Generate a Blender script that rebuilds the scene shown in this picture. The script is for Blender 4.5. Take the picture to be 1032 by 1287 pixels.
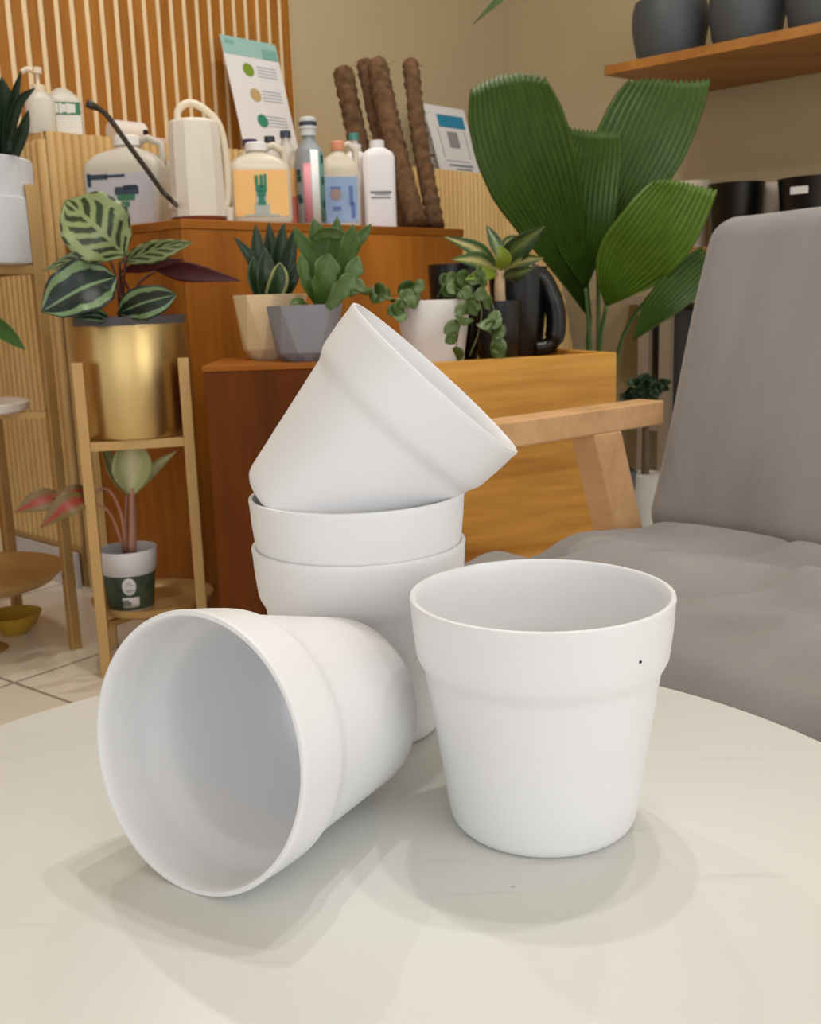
import bpy, bmesh, math, random
from mathutils import Vector, Matrix, Quaternion
random.seed(7)
for o in list(bpy.data.objects): bpy.data.objects.remove(o)
S = bpy.context.scene
C = S.collection
PI = math.pi
R = math.radians

# ------------------------------------------------------------------ camera
EYE = Vector((0, 0, .76)); TH = .203; RO = .033; F = 1311.0
cam = bpy.data.cameras.new('camera'); cam_o = bpy.data.objects.new('camera', cam); C.objects.link(cam_o)
cam.sensor_fit = 'AUTO'; cam.sensor_width = 36; cam.lens = F * 36 / 1287
cam_o.location = EYE
ROT = Matrix.Rotation(PI/2 - TH, 3, 'X') @ Matrix.Rotation(-RO, 3, 'Z')
cam_o.rotation_euler = ROT.to_euler()
cam.clip_start = .02
cam.dof.use_dof = True; cam.dof.focus_distance = .50; cam.dof.aperture_fstop = 30
S.camera = cam_o

# ------------------------------------------------------------------ light
W = bpy.data.worlds.new('room_light'); S.world = W; W.use_nodes = True
bg = W.node_tree.nodes['Background']
bg.inputs[0].default_value = (1.0, .97, .93, 1); bg.inputs[1].default_value = .78
def area(name, loc, aim, size, size_y, power, col, shape='RECTANGLE'):
    l = bpy.data.lights.new(name, 'AREA'); l.shape = shape; l.size = size; l.size_y = size_y
    l.energy = power; l.color = col
    o = bpy.data.objects.new(name, l); C.objects.link(o); o.location = loc
    o.rotation_euler = (Vector(aim) - Vector(loc)).to_track_quat('-Z', 'Y').to_euler(); return o
area('shop_window_daylight', (-.9, -2.6, 1.6), (-.1, .6, .6), 3.2, 2.2, 20, (.86, .93, 1.0))
area('side_fill_light', (2.3, -1.5, 1.6), (1.1, 3.4, 1.25), 2.2, 1.9, 30, (.95, .97, 1.0))  # added fill out of view, aimed to brighten the right wall; no window known there
for i, (x, y, p) in enumerate(((.10, 1.25, 7), (.62, 1.05, 7), (.35, .95, 6), (-.7, 2.3, 9), (.1, 2.9, 9), (1.2, 2.7, 4))):
    area('ceiling_downlight', (x, y, 2.75), (x, y - .02, 0), .06, .06, p, (1, .96, .90), 'DISK')
S.view_settings.view_transform = 'Standard'; S.view_settings.look = 'None'
S.view_settings.gamma = 1; S.view_settings.use_curve_mapping = False; S.view_settings.exposure = .03

# ------------------------------------------------------------------ helpers
def ray(px, py):
    u, v = (px - 516) / F, (py - 643.5) / F
    return ROT @ Vector((u, -v, -1))
def at(px, py, Y):                      # point seen there at forward distance Y
    d = ray(px, py); return EYE + d * (Y / d.y)
def on(px, py, P, d):                   # point seen there on the upright plane through P along d
    n = Vector((-d[1], d[0], 0)); r = ray(px, py)
    return EYE + r * (n.dot(Vector((P[0], P[1], 0)) - Vector((EYE.x, EYE.y, 0))) / n.dot(r))
def atz(px, py, z):
    r = ray(px, py); return EYE + r * ((z - EYE.z) / r.z)
def lin(c):
    return tuple(((v/255)/12.92 if v/255 <= .04045 else ((v/255 + .055)/1.055)**2.4) for v in c)
MATS = {}
def mat(name, c, rough=.5, metal=0, var=0, scale=8, bump=0, bscale=60, coat=0, sheen=0, trans=0, spec=.5, sss=0, stretch=None):
    if name in MATS: return MATS[name]
    m = bpy.data.materials.new(name); m.use_nodes = True; nt = m.node_tree; b = nt.nodes['Principled BSDF']
    L = lin(c); b.inputs['Base Color'].default_value = (*L, 1); b.inputs['Roughness'].default_value = rough
    b.inputs['Metallic'].default_value = metal; b.inputs['Coat Weight'].default_value = coat
    b.inputs['Sheen Weight'].default_value = sheen; b.inputs['Transmission Weight'].default_value = trans
    b.inputs['Specular IOR Level'].default_value = spec; b.inputs['Subsurface Weight'].default_value = sss
    b.inputs['Subsurface Scale'].default_value = .01
    if var or bump:
        tc = nt.nodes.new('ShaderNodeTexCoord'); mp = nt.nodes.new('ShaderNodeMapping')
        nt.links.new(tc.outputs['Object'], mp.inputs[0])
        if stretch: mp.inputs['Scale'].default_value = stretch
    if var:
        n = nt.nodes.new('ShaderNodeTexNoise'); n.inputs['Scale'].default_value = scale; n.inputs['Detail'].default_value = 5
        nt.links.new(mp.outputs[0], n.inputs['Vector'])
        r = nt.nodes.new('ShaderNodeValToRGB'); r.color_ramp.elements[0].position = .3; r.color_ramp.elements[1].position = .7
        r.color_ramp.elements[0].color = (*[v*(1-var) for v in L], 1); r.color_ramp.elements[1].color = (*[min(1, v*(1+var)) for v in L], 1)
        nt.links.new(n.outputs[0], r.inputs[0]); nt.links.new(r.outputs[0], b.inputs['Base Color'])
    if bump:
        n2 = nt.nodes.new('ShaderNodeTexNoise'); n2.inputs['Scale'].default_value = bscale; n2.inputs['Detail'].default_value = 4
        nt.links.new(mp.outputs[0], n2.inputs['Vector'])
        bp = nt.nodes.new('ShaderNodeBump'); bp.inputs['Strength'].default_value = bump; bp.inputs['Distance'].default_value = .003
        nt.links.new(n2.outputs[0], bp.inputs['Height']); nt.links.new(bp.outputs[0], b.inputs['Normal'])
    MATS[name] = m; return m
def wood(name, c1, c2, axis='Z', scale=9, rough=.42, spec=.3):
    if name in MATS: return MATS[name]
    m = bpy.data.materials.new(name); m.use_nodes = True; nt = m.node_tree; b = nt.nodes['Principled BSDF']
    tc = nt.nodes.new('ShaderNodeTexCoord'); mp = nt.nodes.new('ShaderNodeMapping')
    s = {'X': (.1, 1, 1), 'Y': (1, .1, 1), 'Z': (1, 1, .1)}[axis]; mp.inputs['Scale'].default_value = s
    nt.links.new(tc.outputs['Object'], mp.inputs[0])
    n = nt.nodes.new('ShaderNodeTexNoise'); n.inputs['Scale'].default_value = scale; n.inputs['Detail'].default_value = 8; n.inputs['Distortion'].default_value = .8
    n2 = nt.nodes.new('ShaderNodeTexNoise'); n2.inputs['Scale'].default_value = scale*9; n2.inputs['Detail'].default_value = 3
    for q in (n, n2): nt.links.new(mp.outputs[0], q.inputs['Vector'])
    mx = nt.nodes.new('ShaderNodeMath'); mx.operation = 'MULTIPLY_ADD'; mx.inputs[1].default_value = .35; nt.links.new(n2.outputs[0], mx.inputs[0]); nt.links.new(n.outputs[0], mx.inputs[2])
    r = nt.nodes.new('ShaderNodeValToRGB'); r.color_ramp.elements[0].position = .48; r.color_ramp.elements[1].position = .85
    r.color_ramp.elements[0].color = (*lin(c1), 1); r.color_ramp.elements[1].color = (*lin(c2), 1)
    nt.links.new(mx.outputs[0], r.inputs[0]); nt.links.new(r.outputs[0], b.inputs['Base Color']); b.inputs['Roughness'].default_value = rough; b.inputs['Specular IOR Level'].default_value = spec
    MATS[name] = m; return m
def leafmat(name, base, accent, mode='plain', rough=.38):
    """v across -1..1 in UV.y, u along in UV.x"""
    if name in MATS: return MATS[name]
    m = bpy.data.materials.new(name); m.use_nodes = True; nt = m.node_tree; b = nt.nodes['Principled BSDF']
    b.inputs['Roughness'].default_value = rough; b.inputs['Subsurface Weight'].default_value = .0
    uv = nt.nodes.new('ShaderNodeUVMap'); sp = nt.nodes.new('ShaderNodeSeparateXYZ'); nt.links.new(uv.outputs[0], sp.inputs[0])
    def mth(op, a, bb=None, c=None):
        n = nt.nodes.new('ShaderNodeMath'); n.operation = op
        for k, v in enumerate((a, bb, c)):
            if v is None: continue
            if isinstance(v, (int, float)): n.inputs[k].default_value = v
            else: nt.links.new(v, n.inputs[k])
        return n.outputs[0]
    u = sp.outputs[0]; v = mth('ABSOLUTE', mth('MULTIPLY_ADD', sp.outputs[1], 2, -1))
    no = nt.nodes.new('ShaderNodeTexNoise'); no.inputs['Scale'].default_value = 9; nt.links.new(uv.outputs[0], no.inputs['Vector'])
    nz = mth('MULTIPLY_ADD', no.outputs[0], .5, -.25)
    if mode == 'medallion':
        st = mth('SINE', mth('MULTIPLY', mth('ADD', mth('SUBTRACT', u, mth('MULTIPLY', v, .32)), mth('MULTIPLY', nz, .12)), 36))
        s1 = mth('MULTIPLY_ADD', st, 1.1, .42)
        s1.node.use_clamp = True
        ring = mth('MULTIPLY', mth('GREATER_THAN', mth('ADD', v, nz), .66), mth('LESS_THAN', v, .9))
        rib = mth('LESS_THAN', v, .07)
        f = mth('MAXIMUM', mth('MAXIMUM', s1, ring), rib)
    elif mode == 'margin':
        f = mth('MAXIMUM', mth('MULTIPLY', mth('GREATER_THAN', mth('ADD', v, mth('MULTIPLY', nz, .6)), .60), mth('LESS_THAN', v, .88)), mth('LESS_THAN', v, .06))
    elif mode == 'centre':
        f = mth('MULTIPLY_ADD', mth('ADD', v, nz), -1.7, 1.05); f.node.use_clamp = True
    elif mode == 'edge':
        f = mth('GREATER_THAN', mth('ADD', v, mth('MULTIPLY', nz, .3)), .74)
    elif mode == 'blotch':
        f = mth('MULTIPLY_ADD', nz, 5, .45); f.node.use_clamp = True
    else:
        f = mth('MULTIPLY_ADD', nz, 1.6, .4); f.node.use_clamp = True
    mx = nt.nodes.new('ShaderNodeMix'); mx.data_type = 'RGBA'
    nt.links.new(f, mx.inputs[0]); mx.inputs[6].default_value = (*lin(base), 1); mx.inputs[7].default_value = (*lin(accent), 1)
    nt.links.new(mx.outputs[2], b.inputs['Base Color']); MATS[name] = m; return m

class MB:
    def __init__(s): s.bm = bmesh.new(); s.uv = s.bm.loops.layers.uv.new('UVMap')
    def box(s, c, d, rz=0, rx=0, ry=0):
        m = Matrix.Translation(c) @ Matrix.Rotation(rz, 4, 'Z') @ Matrix.Rotation(ry, 4, 'Y') @ Matrix.Rotation(rx, 4, 'X') @ Matrix.Diagonal((d[0], d[1], d[2], 1))
        bmesh.ops.create_cube(s.bm, size=1, matrix=m); return s
    def lathe(s, prof, n=48, c=(0, 0, 0), facet=None):
        rings = []
        for r, z in prof:
            if r < 1e-6: rings.append([s.bm.verts.new((c[0], c[1], c[2]+z))]); continue
            rings.append([s.bm.verts.new((c[0]+r*(facet(k, n, z) if facet else 1)*math.cos(2*PI*k/n), c[1]+r*(facet(k, n, z) if facet else 1)*math.sin(2*PI*k/n), c[2]+z)) for k in range(n)])
        for a, b in zip(rings, rings[1:]):
            for k in range(n):
                j = (k+1) % n
                if len(a) == 1 and len(b) == 1: continue
                if len(a) == 1: s.bm.faces.new((a[0], b[j], b[k]))
                elif len(b) == 1: s.bm.faces.new((a[k], a[j], b[0]))
                else: s.bm.faces.new((a[k], a[j], b[j], b[k]))
        return s
    def tube(s, pts, rad, n=8, cap=True):
        pts = [Vector(p) for p in pts]
        rad = rad if isinstance(rad, (list, tuple)) else [rad]*len(pts)
        prev = None; rings = []
        for i, p in enumerate(pts):
            t = (pts[min(i+1, len(pts)-1)] - pts[max(i-1, 0)]).normalized()
            if prev is None: a = t.orthogonal().normalized()
            else: a = (prev - t*prev.dot(t)).normalized()
            prev = a; b = t.cross(a)
            rings.append([s.bm.verts.new(p + rad[i]*(a*math.cos(2*PI*k/n) + b*math.sin(2*PI*k/n))) for k in range(n)])
        for r1, r2 in zip(rings, rings[1:]):
            for k in range(n): s.bm.faces.new((r1[k], r1[(k+1) % n], r2[(k+1) % n], r2[k]))
        if cap: s.bm.faces.new(rings[0][::-1]); s.bm.faces.new(rings[-1])
        return s
    def loft(s, secs, n=8):               # (z, half_x, half_y, corner_r, ox, oy)
        rings = []
        for q in secs:
            z, hx, hy, r = q[:4]; ox, oy = (q[4], q[5]) if len(q) > 4 else (0, 0)
            r = min(r, hx, hy); ring = []
            for ci, (sx, sy) in enumerate(((1, 1), (-1, 1), (-1, -1), (1, -1))):
                for k in range(n+1):
                    a = PI/2*ci + PI/2*k/n
                    ring.append(s.bm.verts.new((ox + sx*(hx-r) + r*math.cos(a), oy + sy*(hy-r) + r*math.sin(a), z)))
            rings.append(ring)
        N = len(rings[0])
        for a, b in zip(rings, rings[1:]):
            for k in range(N): s.bm.faces.new((a[k], a[(k+1) % N], b[(k+1) % N], b[k]))
        s.bm.faces.new(rings[0][::-1]); s.bm.faces.new(rings[-1]); return s
    def prism(s, poly, z0, z1):
        a = [s.bm.verts.new((x, y, z0)) for x, y in poly]; b = [s.bm.verts.new((x, y, z1)) for x, y in poly]
        n = len(poly); s.bm.faces.new(a[::-1]); s.bm.faces.new(b)
        for k in range(n): s.bm.faces.new((a[k], a[(k+1) % n], b[(k+1) % n], b[k]))
        return s
    def build(s, name, m, parent=None, smooth=35, bevel=0, seg=3, subsurf=0, solid=0, loc=None):
        bmesh.ops.recalc_face_normals(s.bm, faces=s.bm.faces) if not solid else None
        me = bpy.data.meshes.new(name); s.bm.to_mesh(me); s.bm.free()
        for mm in (m if isinstance(m, (list, tuple)) else [m]): me.materials.append(mm)
        o = bpy.data.objects.new(name, me); C.objects.link(o); o.parent = parent
        if loc is not None: o.location = loc
        if smooth:
            me.polygons.foreach_set('use_smooth', [True]*len(me.polygons))
            me.set_sharp_from_angle(angle=R(smooth))
        if bevel:
            b = o.modifiers.new('bevel', 'BEVEL'); b.width = bevel; b.segments = seg; b.limit_method = 'ANGLE'; b.angle_limit = R(40)
        if subsurf: q = o.modifiers.new('sub', 'SUBSURF'); q.levels = q.render_levels = subsurf
        if solid:
            q = o.modifiers.new('solid', 'SOLIDIFY'); q.thickness = solid; q.offset = 0
            if len(me.materials) > 1: q.material_offset = 1
        return o
def tag(o, label, cat, group=None, kind=None):
    o['label'] = label; o['category'] = cat
    if group: o['group'] = group
    if kind: o['kind'] = kind
    return o
def thing(name, label, cat, loc=(0, 0, 0), rotz=0, group=None):
    o = bpy.data.objects.new(name, None); C.objects.link(o); o.location = loc; o.rotation_euler = (0, 0, rotz); o.empty_display_size = .05
    return tag(o, label, cat, group)
def struct(o): o['kind'] = 'structure'; return o
def cat_rom(P, n):
    out = []
    Q = [P[0]*2 - P[1]] + P + [P[-1]*2 - P[-2]]
    for i in range(n+1):
        t = i/n*(len(P)-1); k = min(int(t), len(P)-2); f = t-k; a, b, c, d = Q[k:k+4]
        out.append(.5*((2*b) + (c-a)*f + (2*a-5*b+4*c-d)*f*f + (3*b-a-3*c+d)*f**3))
    return out
ROUND = (.02, .55, .85, 1, .98, .85, .58, .02)
LANCE = (.05, .5, .85, 1, .9, .65, .35, .02)
BLADE = (.75, .9, 1, 1, .92, .75, .45, .03)
def leaf(root, px, hw, m, roll=0, cup=.25, shape=LANCE, under=None, n=16, mm=8, pleats=0, wave=0, teeth=0, rnd=.2, skew=0, name='leaf', thick=.0009, label=None):
    """px: (x, y, Y) along the midrib; hw: seen half width in picture px; built in space at distance Y"""
    P = [at(*q) for q in px]; mid = P[len(P)//2]
    W_ = hw*(mid - EYE).length/F
    pts = cat_rom(P, n); nv = mm if not pleats else pleats*2
    b = MB(); grid = []; org = root.matrix_basis.inverted()
    for i, p in enumerate(pts):
        t = (pts[min(i+1, n)] - pts[max(i-1, 0)]).normalized()
        view = (p - EYE).normalized()
        sd = t.cross(view).normalized(); sd = Quaternion(t, R(roll)) @ sd; nm = sd.cross(t).normalized()
        if nm.dot(view) > 0: nm = -nm
        u = i/n; k = u*(len(shape)-1); a = min(int(k), len(shape)-2); w = W_/max(.35, abs(math.cos(R(roll))))*(shape[a] + (shape[a+1]-shape[a])*(k-a))
        row = []
        for j in range(nv+1):
            v = -1 + 2*j/nv
            q = p + sd*(v*w) + nm*(cup*w*v*v)
            if pleats: q += nm*((.5 if j % 2 else -.5)*min(w*.16, .006))
            if wave: q += nm*(wave*w*math.sin(u*19 + (2 if v > 0 else 0))*abs(v)**2)
            rv = rnd if not isinstance(rnd, tuple) else (rnd[0] if v > 0 else rnd[1])
            if teeth and i == n: q += t*(teeth*W_*((.10 if j % 2 else -.05) - rv*abs(v)**2.2 - skew*v))
            elif teeth and i > n*.6: q += t*(teeth*W_*(-rv*abs(v)**2.2 - skew*v)*((i/n-.6)/.4)**1.5)
            row.append(b.bm.verts.new(org @ q))
        grid.append(row)
    for i in range(n):
        for j in range(nv):
            f = b.bm.faces.new((grid[i][j], grid[i][j+1], grid[i+1][j+1], grid[i+1][j]))
            uvs = ((i/n, j/nv), (i/n, (j+1)/nv), ((i+1)/n, (j+1)/nv), ((i+1)/n, j/nv))
            for l, q in zip(f.loops, uvs): l[b.uv].uv = q
    ms = [m, under] if under else m
    o = b.build(name, ms, root, smooth=180 if not pleats else 25, solid=thick)
    # keep the patterned side towards the front of the leaf
    me = o.data; v0 = me.polygons[len(me.polygons)//2]
    if under and (root.matrix_basis.to_3x3() @ v0.normal).dot(mid-EYE) > 0: me.flip_normals()
    if label: o['label'] = label
    return o
def stem(root, px, r, m, name='stem', n=10):
    org = root.matrix_basis.inverted()
    pts = [org @ p for p in cat_rom([at(*q) if len(q) == 3 else Vector(q[:3]) for q in px], n)]
    rr = [r[0] + (r[1]-r[0])*i/n for i in range(n+1)] if isinstance(r, tuple) else r
    return MB().tube(pts, rr, 8).build(name, m, root, smooth=180)

# ------------------------------------------------------------------ room frame
RA = R(46.5); E1 = Vector((math.cos(RA), math.sin(RA), 0)); E2 = Vector((-math.sin(RA), math.cos(RA), 0))
# materials
M_white = mat('white_plastic', (233, 233, 235), .42, var=.012, scale=20, spec=.4)
M_table = mat('table_paint', (219, 220, 215), .36, var=.025, scale=7, bump=.02, bscale=40)
def add_specks(m):
    nt = m.node_tree; b = nt.nodes['Principled BSDF']; src = b.inputs['Base Color'].links[0].from_socket
    tc = nt.nodes.new('ShaderNodeTexCoord')
    vo = nt.nodes.new('ShaderNodeTexVoronoi'); vo.inputs['Scale'].default_value = 13; nt.links.new(tc.outputs['Object'], vo.inputs['Vector'])
    lt = nt.nodes.new('ShaderNodeMath'); lt.operation = 'LESS_THAN'; lt.inputs[1].default_value = .013; nt.links.new(vo.outputs['Distance'], lt.inputs[0])
    mp = nt.nodes.new('ShaderNodeMapping'); mp.inputs['Rotation'].default_value = (0, 0, .7); mp.inputs['Scale'].default_value = (9, 90, 1); nt.links.new(tc.outputs['Object'], mp.inputs[0])
    no = nt.nodes.new('ShaderNodeTexNoise'); no.inputs['Scale'].default_value = 1; no.inputs['Detail'].default_value = 3; nt.links.new(mp.outputs[0], no.inputs['Vector'])
    gt = nt.nodes.new('ShaderNodeMath'); gt.operation = 'MULTIPLY_ADD'; gt.use_clamp = True; gt.inputs[1].default_value = 5; gt.inputs[2].default_value = -3.25; nt.links.new(no.outputs[0], gt.inputs[0])
    m1 = nt.nodes.new('ShaderNodeMath'); m1.operation = 'MULTIPLY'; m1.inputs[1].default_value = .35; nt.links.new(gt.outputs[0], m1.inputs[0])
    m2 = nt.nodes.new('ShaderNodeMath'); m2.operation = 'MULTIPLY'; m2.inputs[1].default_value = .5; nt.links.new(lt.outputs[0], m2.inputs[0])
    mx0 = nt.nodes.new('ShaderNodeMath'); mx0.operation = 'MAXIMUM'; nt.links.new(m1.outputs[0], mx0.inputs[0]); nt.links.new(m2.outputs[0], mx0.inputs[1])
    mx = nt.nodes.new('ShaderNodeMix'); mx.data_type = 'RGBA'; nt.links.new(mx0.outputs[0], mx.inputs[0]); nt.links.new(src, mx.inputs[6]); mx.inputs[7].default_value = (*lin((150, 148, 140)), 1)
    nt.links.new(mx.outputs[2], b.inputs['Base Color'])
add_specks(M_table)
M_wall = mat('beige_wall_paint', (188, 171, 136), .85, var=.03, scale=2)
M_floor = None
M_slat = wood('brown_slat_wood', (140, 88, 28), (172, 114, 44), 'Z', 6)
M_back = mat('pale_slat_backing', (232, 208, 166), .7, var=.03)
M_reed = wood('pale_reeded_wood', (205, 168, 108), (226, 192, 132), 'Z', 7, .5)
M_walnut = wood('brown_veneer', (136, 76, 14), (182, 112, 34), 'Z', 5)
M_oak = wood('oak_veneer', (148, 92, 22), (216, 160, 74), 'X', 6)
M_chairwood = wood('chair_wood', (198, 152, 106), (222, 178, 130), 'X', 8)
M_gold = mat('gold_metal', (206, 178, 122), .34, 1, var=.05, scale=12)
M_brass = mat('gold_painted_steel', (186, 150, 96), .42, .45, var=.03)
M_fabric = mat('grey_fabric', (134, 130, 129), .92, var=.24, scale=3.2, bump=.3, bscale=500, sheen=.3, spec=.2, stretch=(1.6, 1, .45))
M_soil = mat('potting_soil', (42, 30, 24), .95, var=.4, scale=90, bump=.8, bscale=120)
M_black = mat('black_plastic', (14, 14, 16), .32)
M_dgrey = mat('dark_grey_pot', (74, 80, 84), .5, var=.05)
M_green_dark = leafmat('dark_leaf', (24, 46, 22), (40, 66, 32))
M_green = leafmat('green_leaf', (48, 100, 36), (84, 140, 56))
M_text = mat('grey_print', (120, 124, 132), .6)

# ------------------------------------------------------------------ setting
# floor
def floor_mat():
    m = bpy.data.materials.new('floor_tiles'); m.use_nodes = True; nt = m.node_tree; b = nt.nodes['Principled BSDF']
    tc = nt.nodes.new('ShaderNodeTexCoord'); mp = nt.nodes.new('ShaderNodeMapping'); mp.inputs['Rotation'].default_value = (0, 0, R(38)); mp.inputs['Location'].default_value = (.13, .09, 0)
    nt.links.new(tc.outputs['Object'], mp.inputs[0])
    br = nt.nodes.new('ShaderNodeTexBrick'); br.offset = 0; br.inputs['Scale'].default_value = 1
    br.inputs['Brick Width'].default_value = .6; br.inputs['Row Height'].default_value = .6; br.inputs['Mortar Size'].default_value = .004
    br.inputs['Color1'].default_value = (*lin((238, 230, 212)), 1); br.inputs['Color2'].default_value = (*lin((232, 223, 204)), 1); br.inputs['Mortar'].default_value = (*lin((150, 140, 124)), 1)
    nt.links.new(mp.outputs[0], br.inputs[0])
    n = nt.nodes.new('ShaderNodeTexNoise'); n.inputs['Scale'].default_value = 4; nt.links.new(mp.outputs[0], n.inputs['Vector'])
    mx = nt.nodes.new('ShaderNodeMix'); mx.data_type = 'RGBA'; mx.blend_type = 'MULTIPLY'; mx.inputs[0].default_value = .12
    nt.links.new(br.outputs[0], mx.inputs[6]); nt.links.new(n.outputs[0], mx.inputs[7])
    nt.links.new(mx.outputs[2], b.inputs['Base Color']); b.inputs['Roughness'].default_value = .22; return m
struct(MB().box((0, 1.5, -.05), (9, 11, .1)).build('floor', floor_mat(), smooth=0))
# counter corner, walls
CC = Vector((-.897, 2.802, 0)); CTOP = on(80, 167, CC, E1).z
CD = .45
W0 = CC + E2*CD                                          # slatted wall runs through here along E1
def plane_box(P, along, t0, t1, depth, z0, z1):          # thick wall behind the line P + along*t
    mid = P + along*((t0+t1)/2); n = Vector((-along.y, along.x, 0))*(depth/2)
    return MB().box((mid.x+n.x, mid.y+n.y, (z0+z1)/2), (t1-t0, abs(depth), z1-z0), rz=math.atan2(along.y, along.x))
KT = 2.51
struct(plane_box(W0, E1, -3.2, KT, .12, 0, 2.9).build('wall_left', M_wall, smooth=0))
K = W0 + E1*KT; D2 = -E2
wr = struct(plane_box(K, D2, -.12, 4.4, .12, 0, 2.9).build('wall_right', M_wall, smooth=0))
# slats with pale backing, up to the end of the panelling
back = plane_box(W0 - E2*.012, E1, -3.0, 1.225, .012, 0, 2.9).build('trim_1', M_back, smooth=0); struct(back)
sl = MB(); t = -2.98
while t < 1.20:
    p = W0 + E1*(t+.0155) - E2*.0155; sl.box((p.x, p.y, 1.45), (.031, .006, 2.9), rz=RA); t += .0508
struct(sl.build('trim_2', M_slat, smooth=0))

# ------------------------------------------------------------------ reeded counter
ctr = thing('reception_counter', 'tall pale reeded wood counter with rounded far end before slatted wall', 'counter', CC, RA)
CT0, CT1 = 0, 2.36
# in local coords x along E1, y along E2
def arch_top(x):
    x0 = CT1 - .68
    if x <= x0: return CTOP
    k = min(1, (x-x0)/.68); return .12 + (CTOP-.12)*max(0, 1-k**2.3)**(1/2.3)
b = MB(); prevs = None; NR = 100; per = 8
for i in range(NR*per+1):
    x = CT1*i/(NR*per); ph = (i % per)/per; y = -.010*abs(math.sin(PI*ph))**.75
    zt = arch_top(x)
    v = (b.bm.verts.new((x, y, 0)), b.bm.verts.new((x, y, zt)), b.bm.verts.new((x, .035, zt)), b.bm.verts.new((x, .035, 0)))
    if prevs:
        for k in range(4): b.bm.faces.new((prevs[k], prevs[(k+1) % 4], v[(k+1) % 4], v[k]))
    prevs = v
b.build('reeded_panel', M_reed, ctr, smooth=60)
b = MB()
for i in range(14): b.tube([(-.006, .015+.03*i, .12), (-.006, .015+.03*i, CTOP-.02)], .0145, 8)
b.box((.01, CD/2, (CTOP)/2), (.03, CD-.03, CTOP)).build('side_panel', M_reed, ctr, smooth=60)
MB().box((.82, CD/2+.004, CTOP-.0125), (1.62, CD-.06, .025)).build('countertop', M_reed, ctr, smooth=0, bevel=.003)
MB().box((.80, CD/2+.004, (CTOP-.03)/2), (1.54, CD-.062, CTOP-.03)).build('body', M_reed, ctr, smooth=0)
MB().box((-.024, CD/2, .05), (.012, CD-.02, .10)).build('plinth', mat('plinth_white', (206, 204, 204), .5), ctr, smooth=0)

# ------------------------------------------------------------------ upper bench of brown veneer
U0 = at(227, 275, 2.35); ZB = U0.z; U0 = Vector((U0.x, U0.y, 0))
UL, UD = .945, .50
ub = thing('display_bench', 'tall brown veneer display bench carrying bottles and watering can', 'bench', U0, RA)
MB().box((UL/2, UD/2, (ZB-.02)/2), (UL, UD, ZB-.02)).build('carcass', M_walnut, ub, smooth=0, bevel=.002)
MB().box((UL/2, UD/2-.001, ZB-.01), (UL+.004, UD+.004, .02)).build('top_board', wood('bench_top', (138, 78, 16), (184, 114, 36), 'X', 5), ub, smooth=0, bevel=.002)
# lower step (left) and oak planter bench (right)
LB = at(255, 460, 2.0); ZL = LB.z
lb = thing('display_step', 'low dark brown veneer step holding the cream and grey faceted pots', 'bench', (LB.x, LB.y, 0), R(1))
LL = .255
MB().box((LL/2, .135, (ZL-.012)/2), (LL, .27, ZL-.012)).build('carcass', wood('dark_brown_veneer', (78, 36, 4), (108, 56, 10), 'Z', 5, .5, .12), lb, smooth=0, bevel=.002)
MB().box((LL/2, .135, ZL-.006), (LL+.004, .274, .012)).build('top_board', wood('step_top', (122, 66, 12), (156, 92, 28), 'X', 5, .5, .15), lb, smooth=0, bevel=.002)
OA = R(20); OB = Vector((LB.x+.437, LB.y+.005, 0)) - Vector((math.cos(OA), math.sin(OA), 0))*.075
oe = on(775, 443, OB, (math.cos(OA), math.sin(OA)))
OL = (Vector((oe.x, oe.y, 0)) - OB).length; ZO = oe.z
ob = thing('planter_bench', 'light oak bench with horizontal grain behind the armchair', 'bench', OB, OA)
MB().box((OL/2, .0125, ZO/2), (OL, .025, ZO)).build('front_panel', M_oak, ob, smooth=0, bevel=.0015)
MB().box((OL-.0125, .19, ZO/2), (.025, .325, ZO)).build('side_panel', M_oak, ob, smooth=0, bevel=.0015)
MB().box((.0125, .19, ZO/2), (.025, .325, ZO)).build('side_panel', M_oak, ob, smooth=0, bevel=.0015)
MB().box((OL/2, .19, ZO-.03), (OL-.052, .325, .02)).build('shelf_board', M_oak, ob, smooth=0, bevel=.0015)
ZOS = ZO - .02

# ------------------------------------------------------------------ round table
ZT = .5173
tb = thing('round_table', 'round cream white table in the foreground carrying the white pots', 'table', (-.0353, .4086, 0))
RT = .2833
MB().lathe([(0, -.024), (RT-.006, -.024), (RT-.002, -.021), (RT, -.016), (RT, -.006), (RT-.0015, -.0018), (RT-.005, 0), (0, 0)], 128, (0, 0, ZT)).build('tabletop', M_table, tb, smooth=50)
MB().lathe([(0, .012), (.03, .012), (.026, .05), (.022, .1), (.022, ZT-.06), (.05, ZT-.026), (0, ZT-.026)], 40).build('pedestal', M_table, tb)
MB().lathe([(0, 0), (.18, 0), (.183, .005), (.178, .012), (.04, .018), (0, .018)], 64).build('base', M_table, tb)

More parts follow.
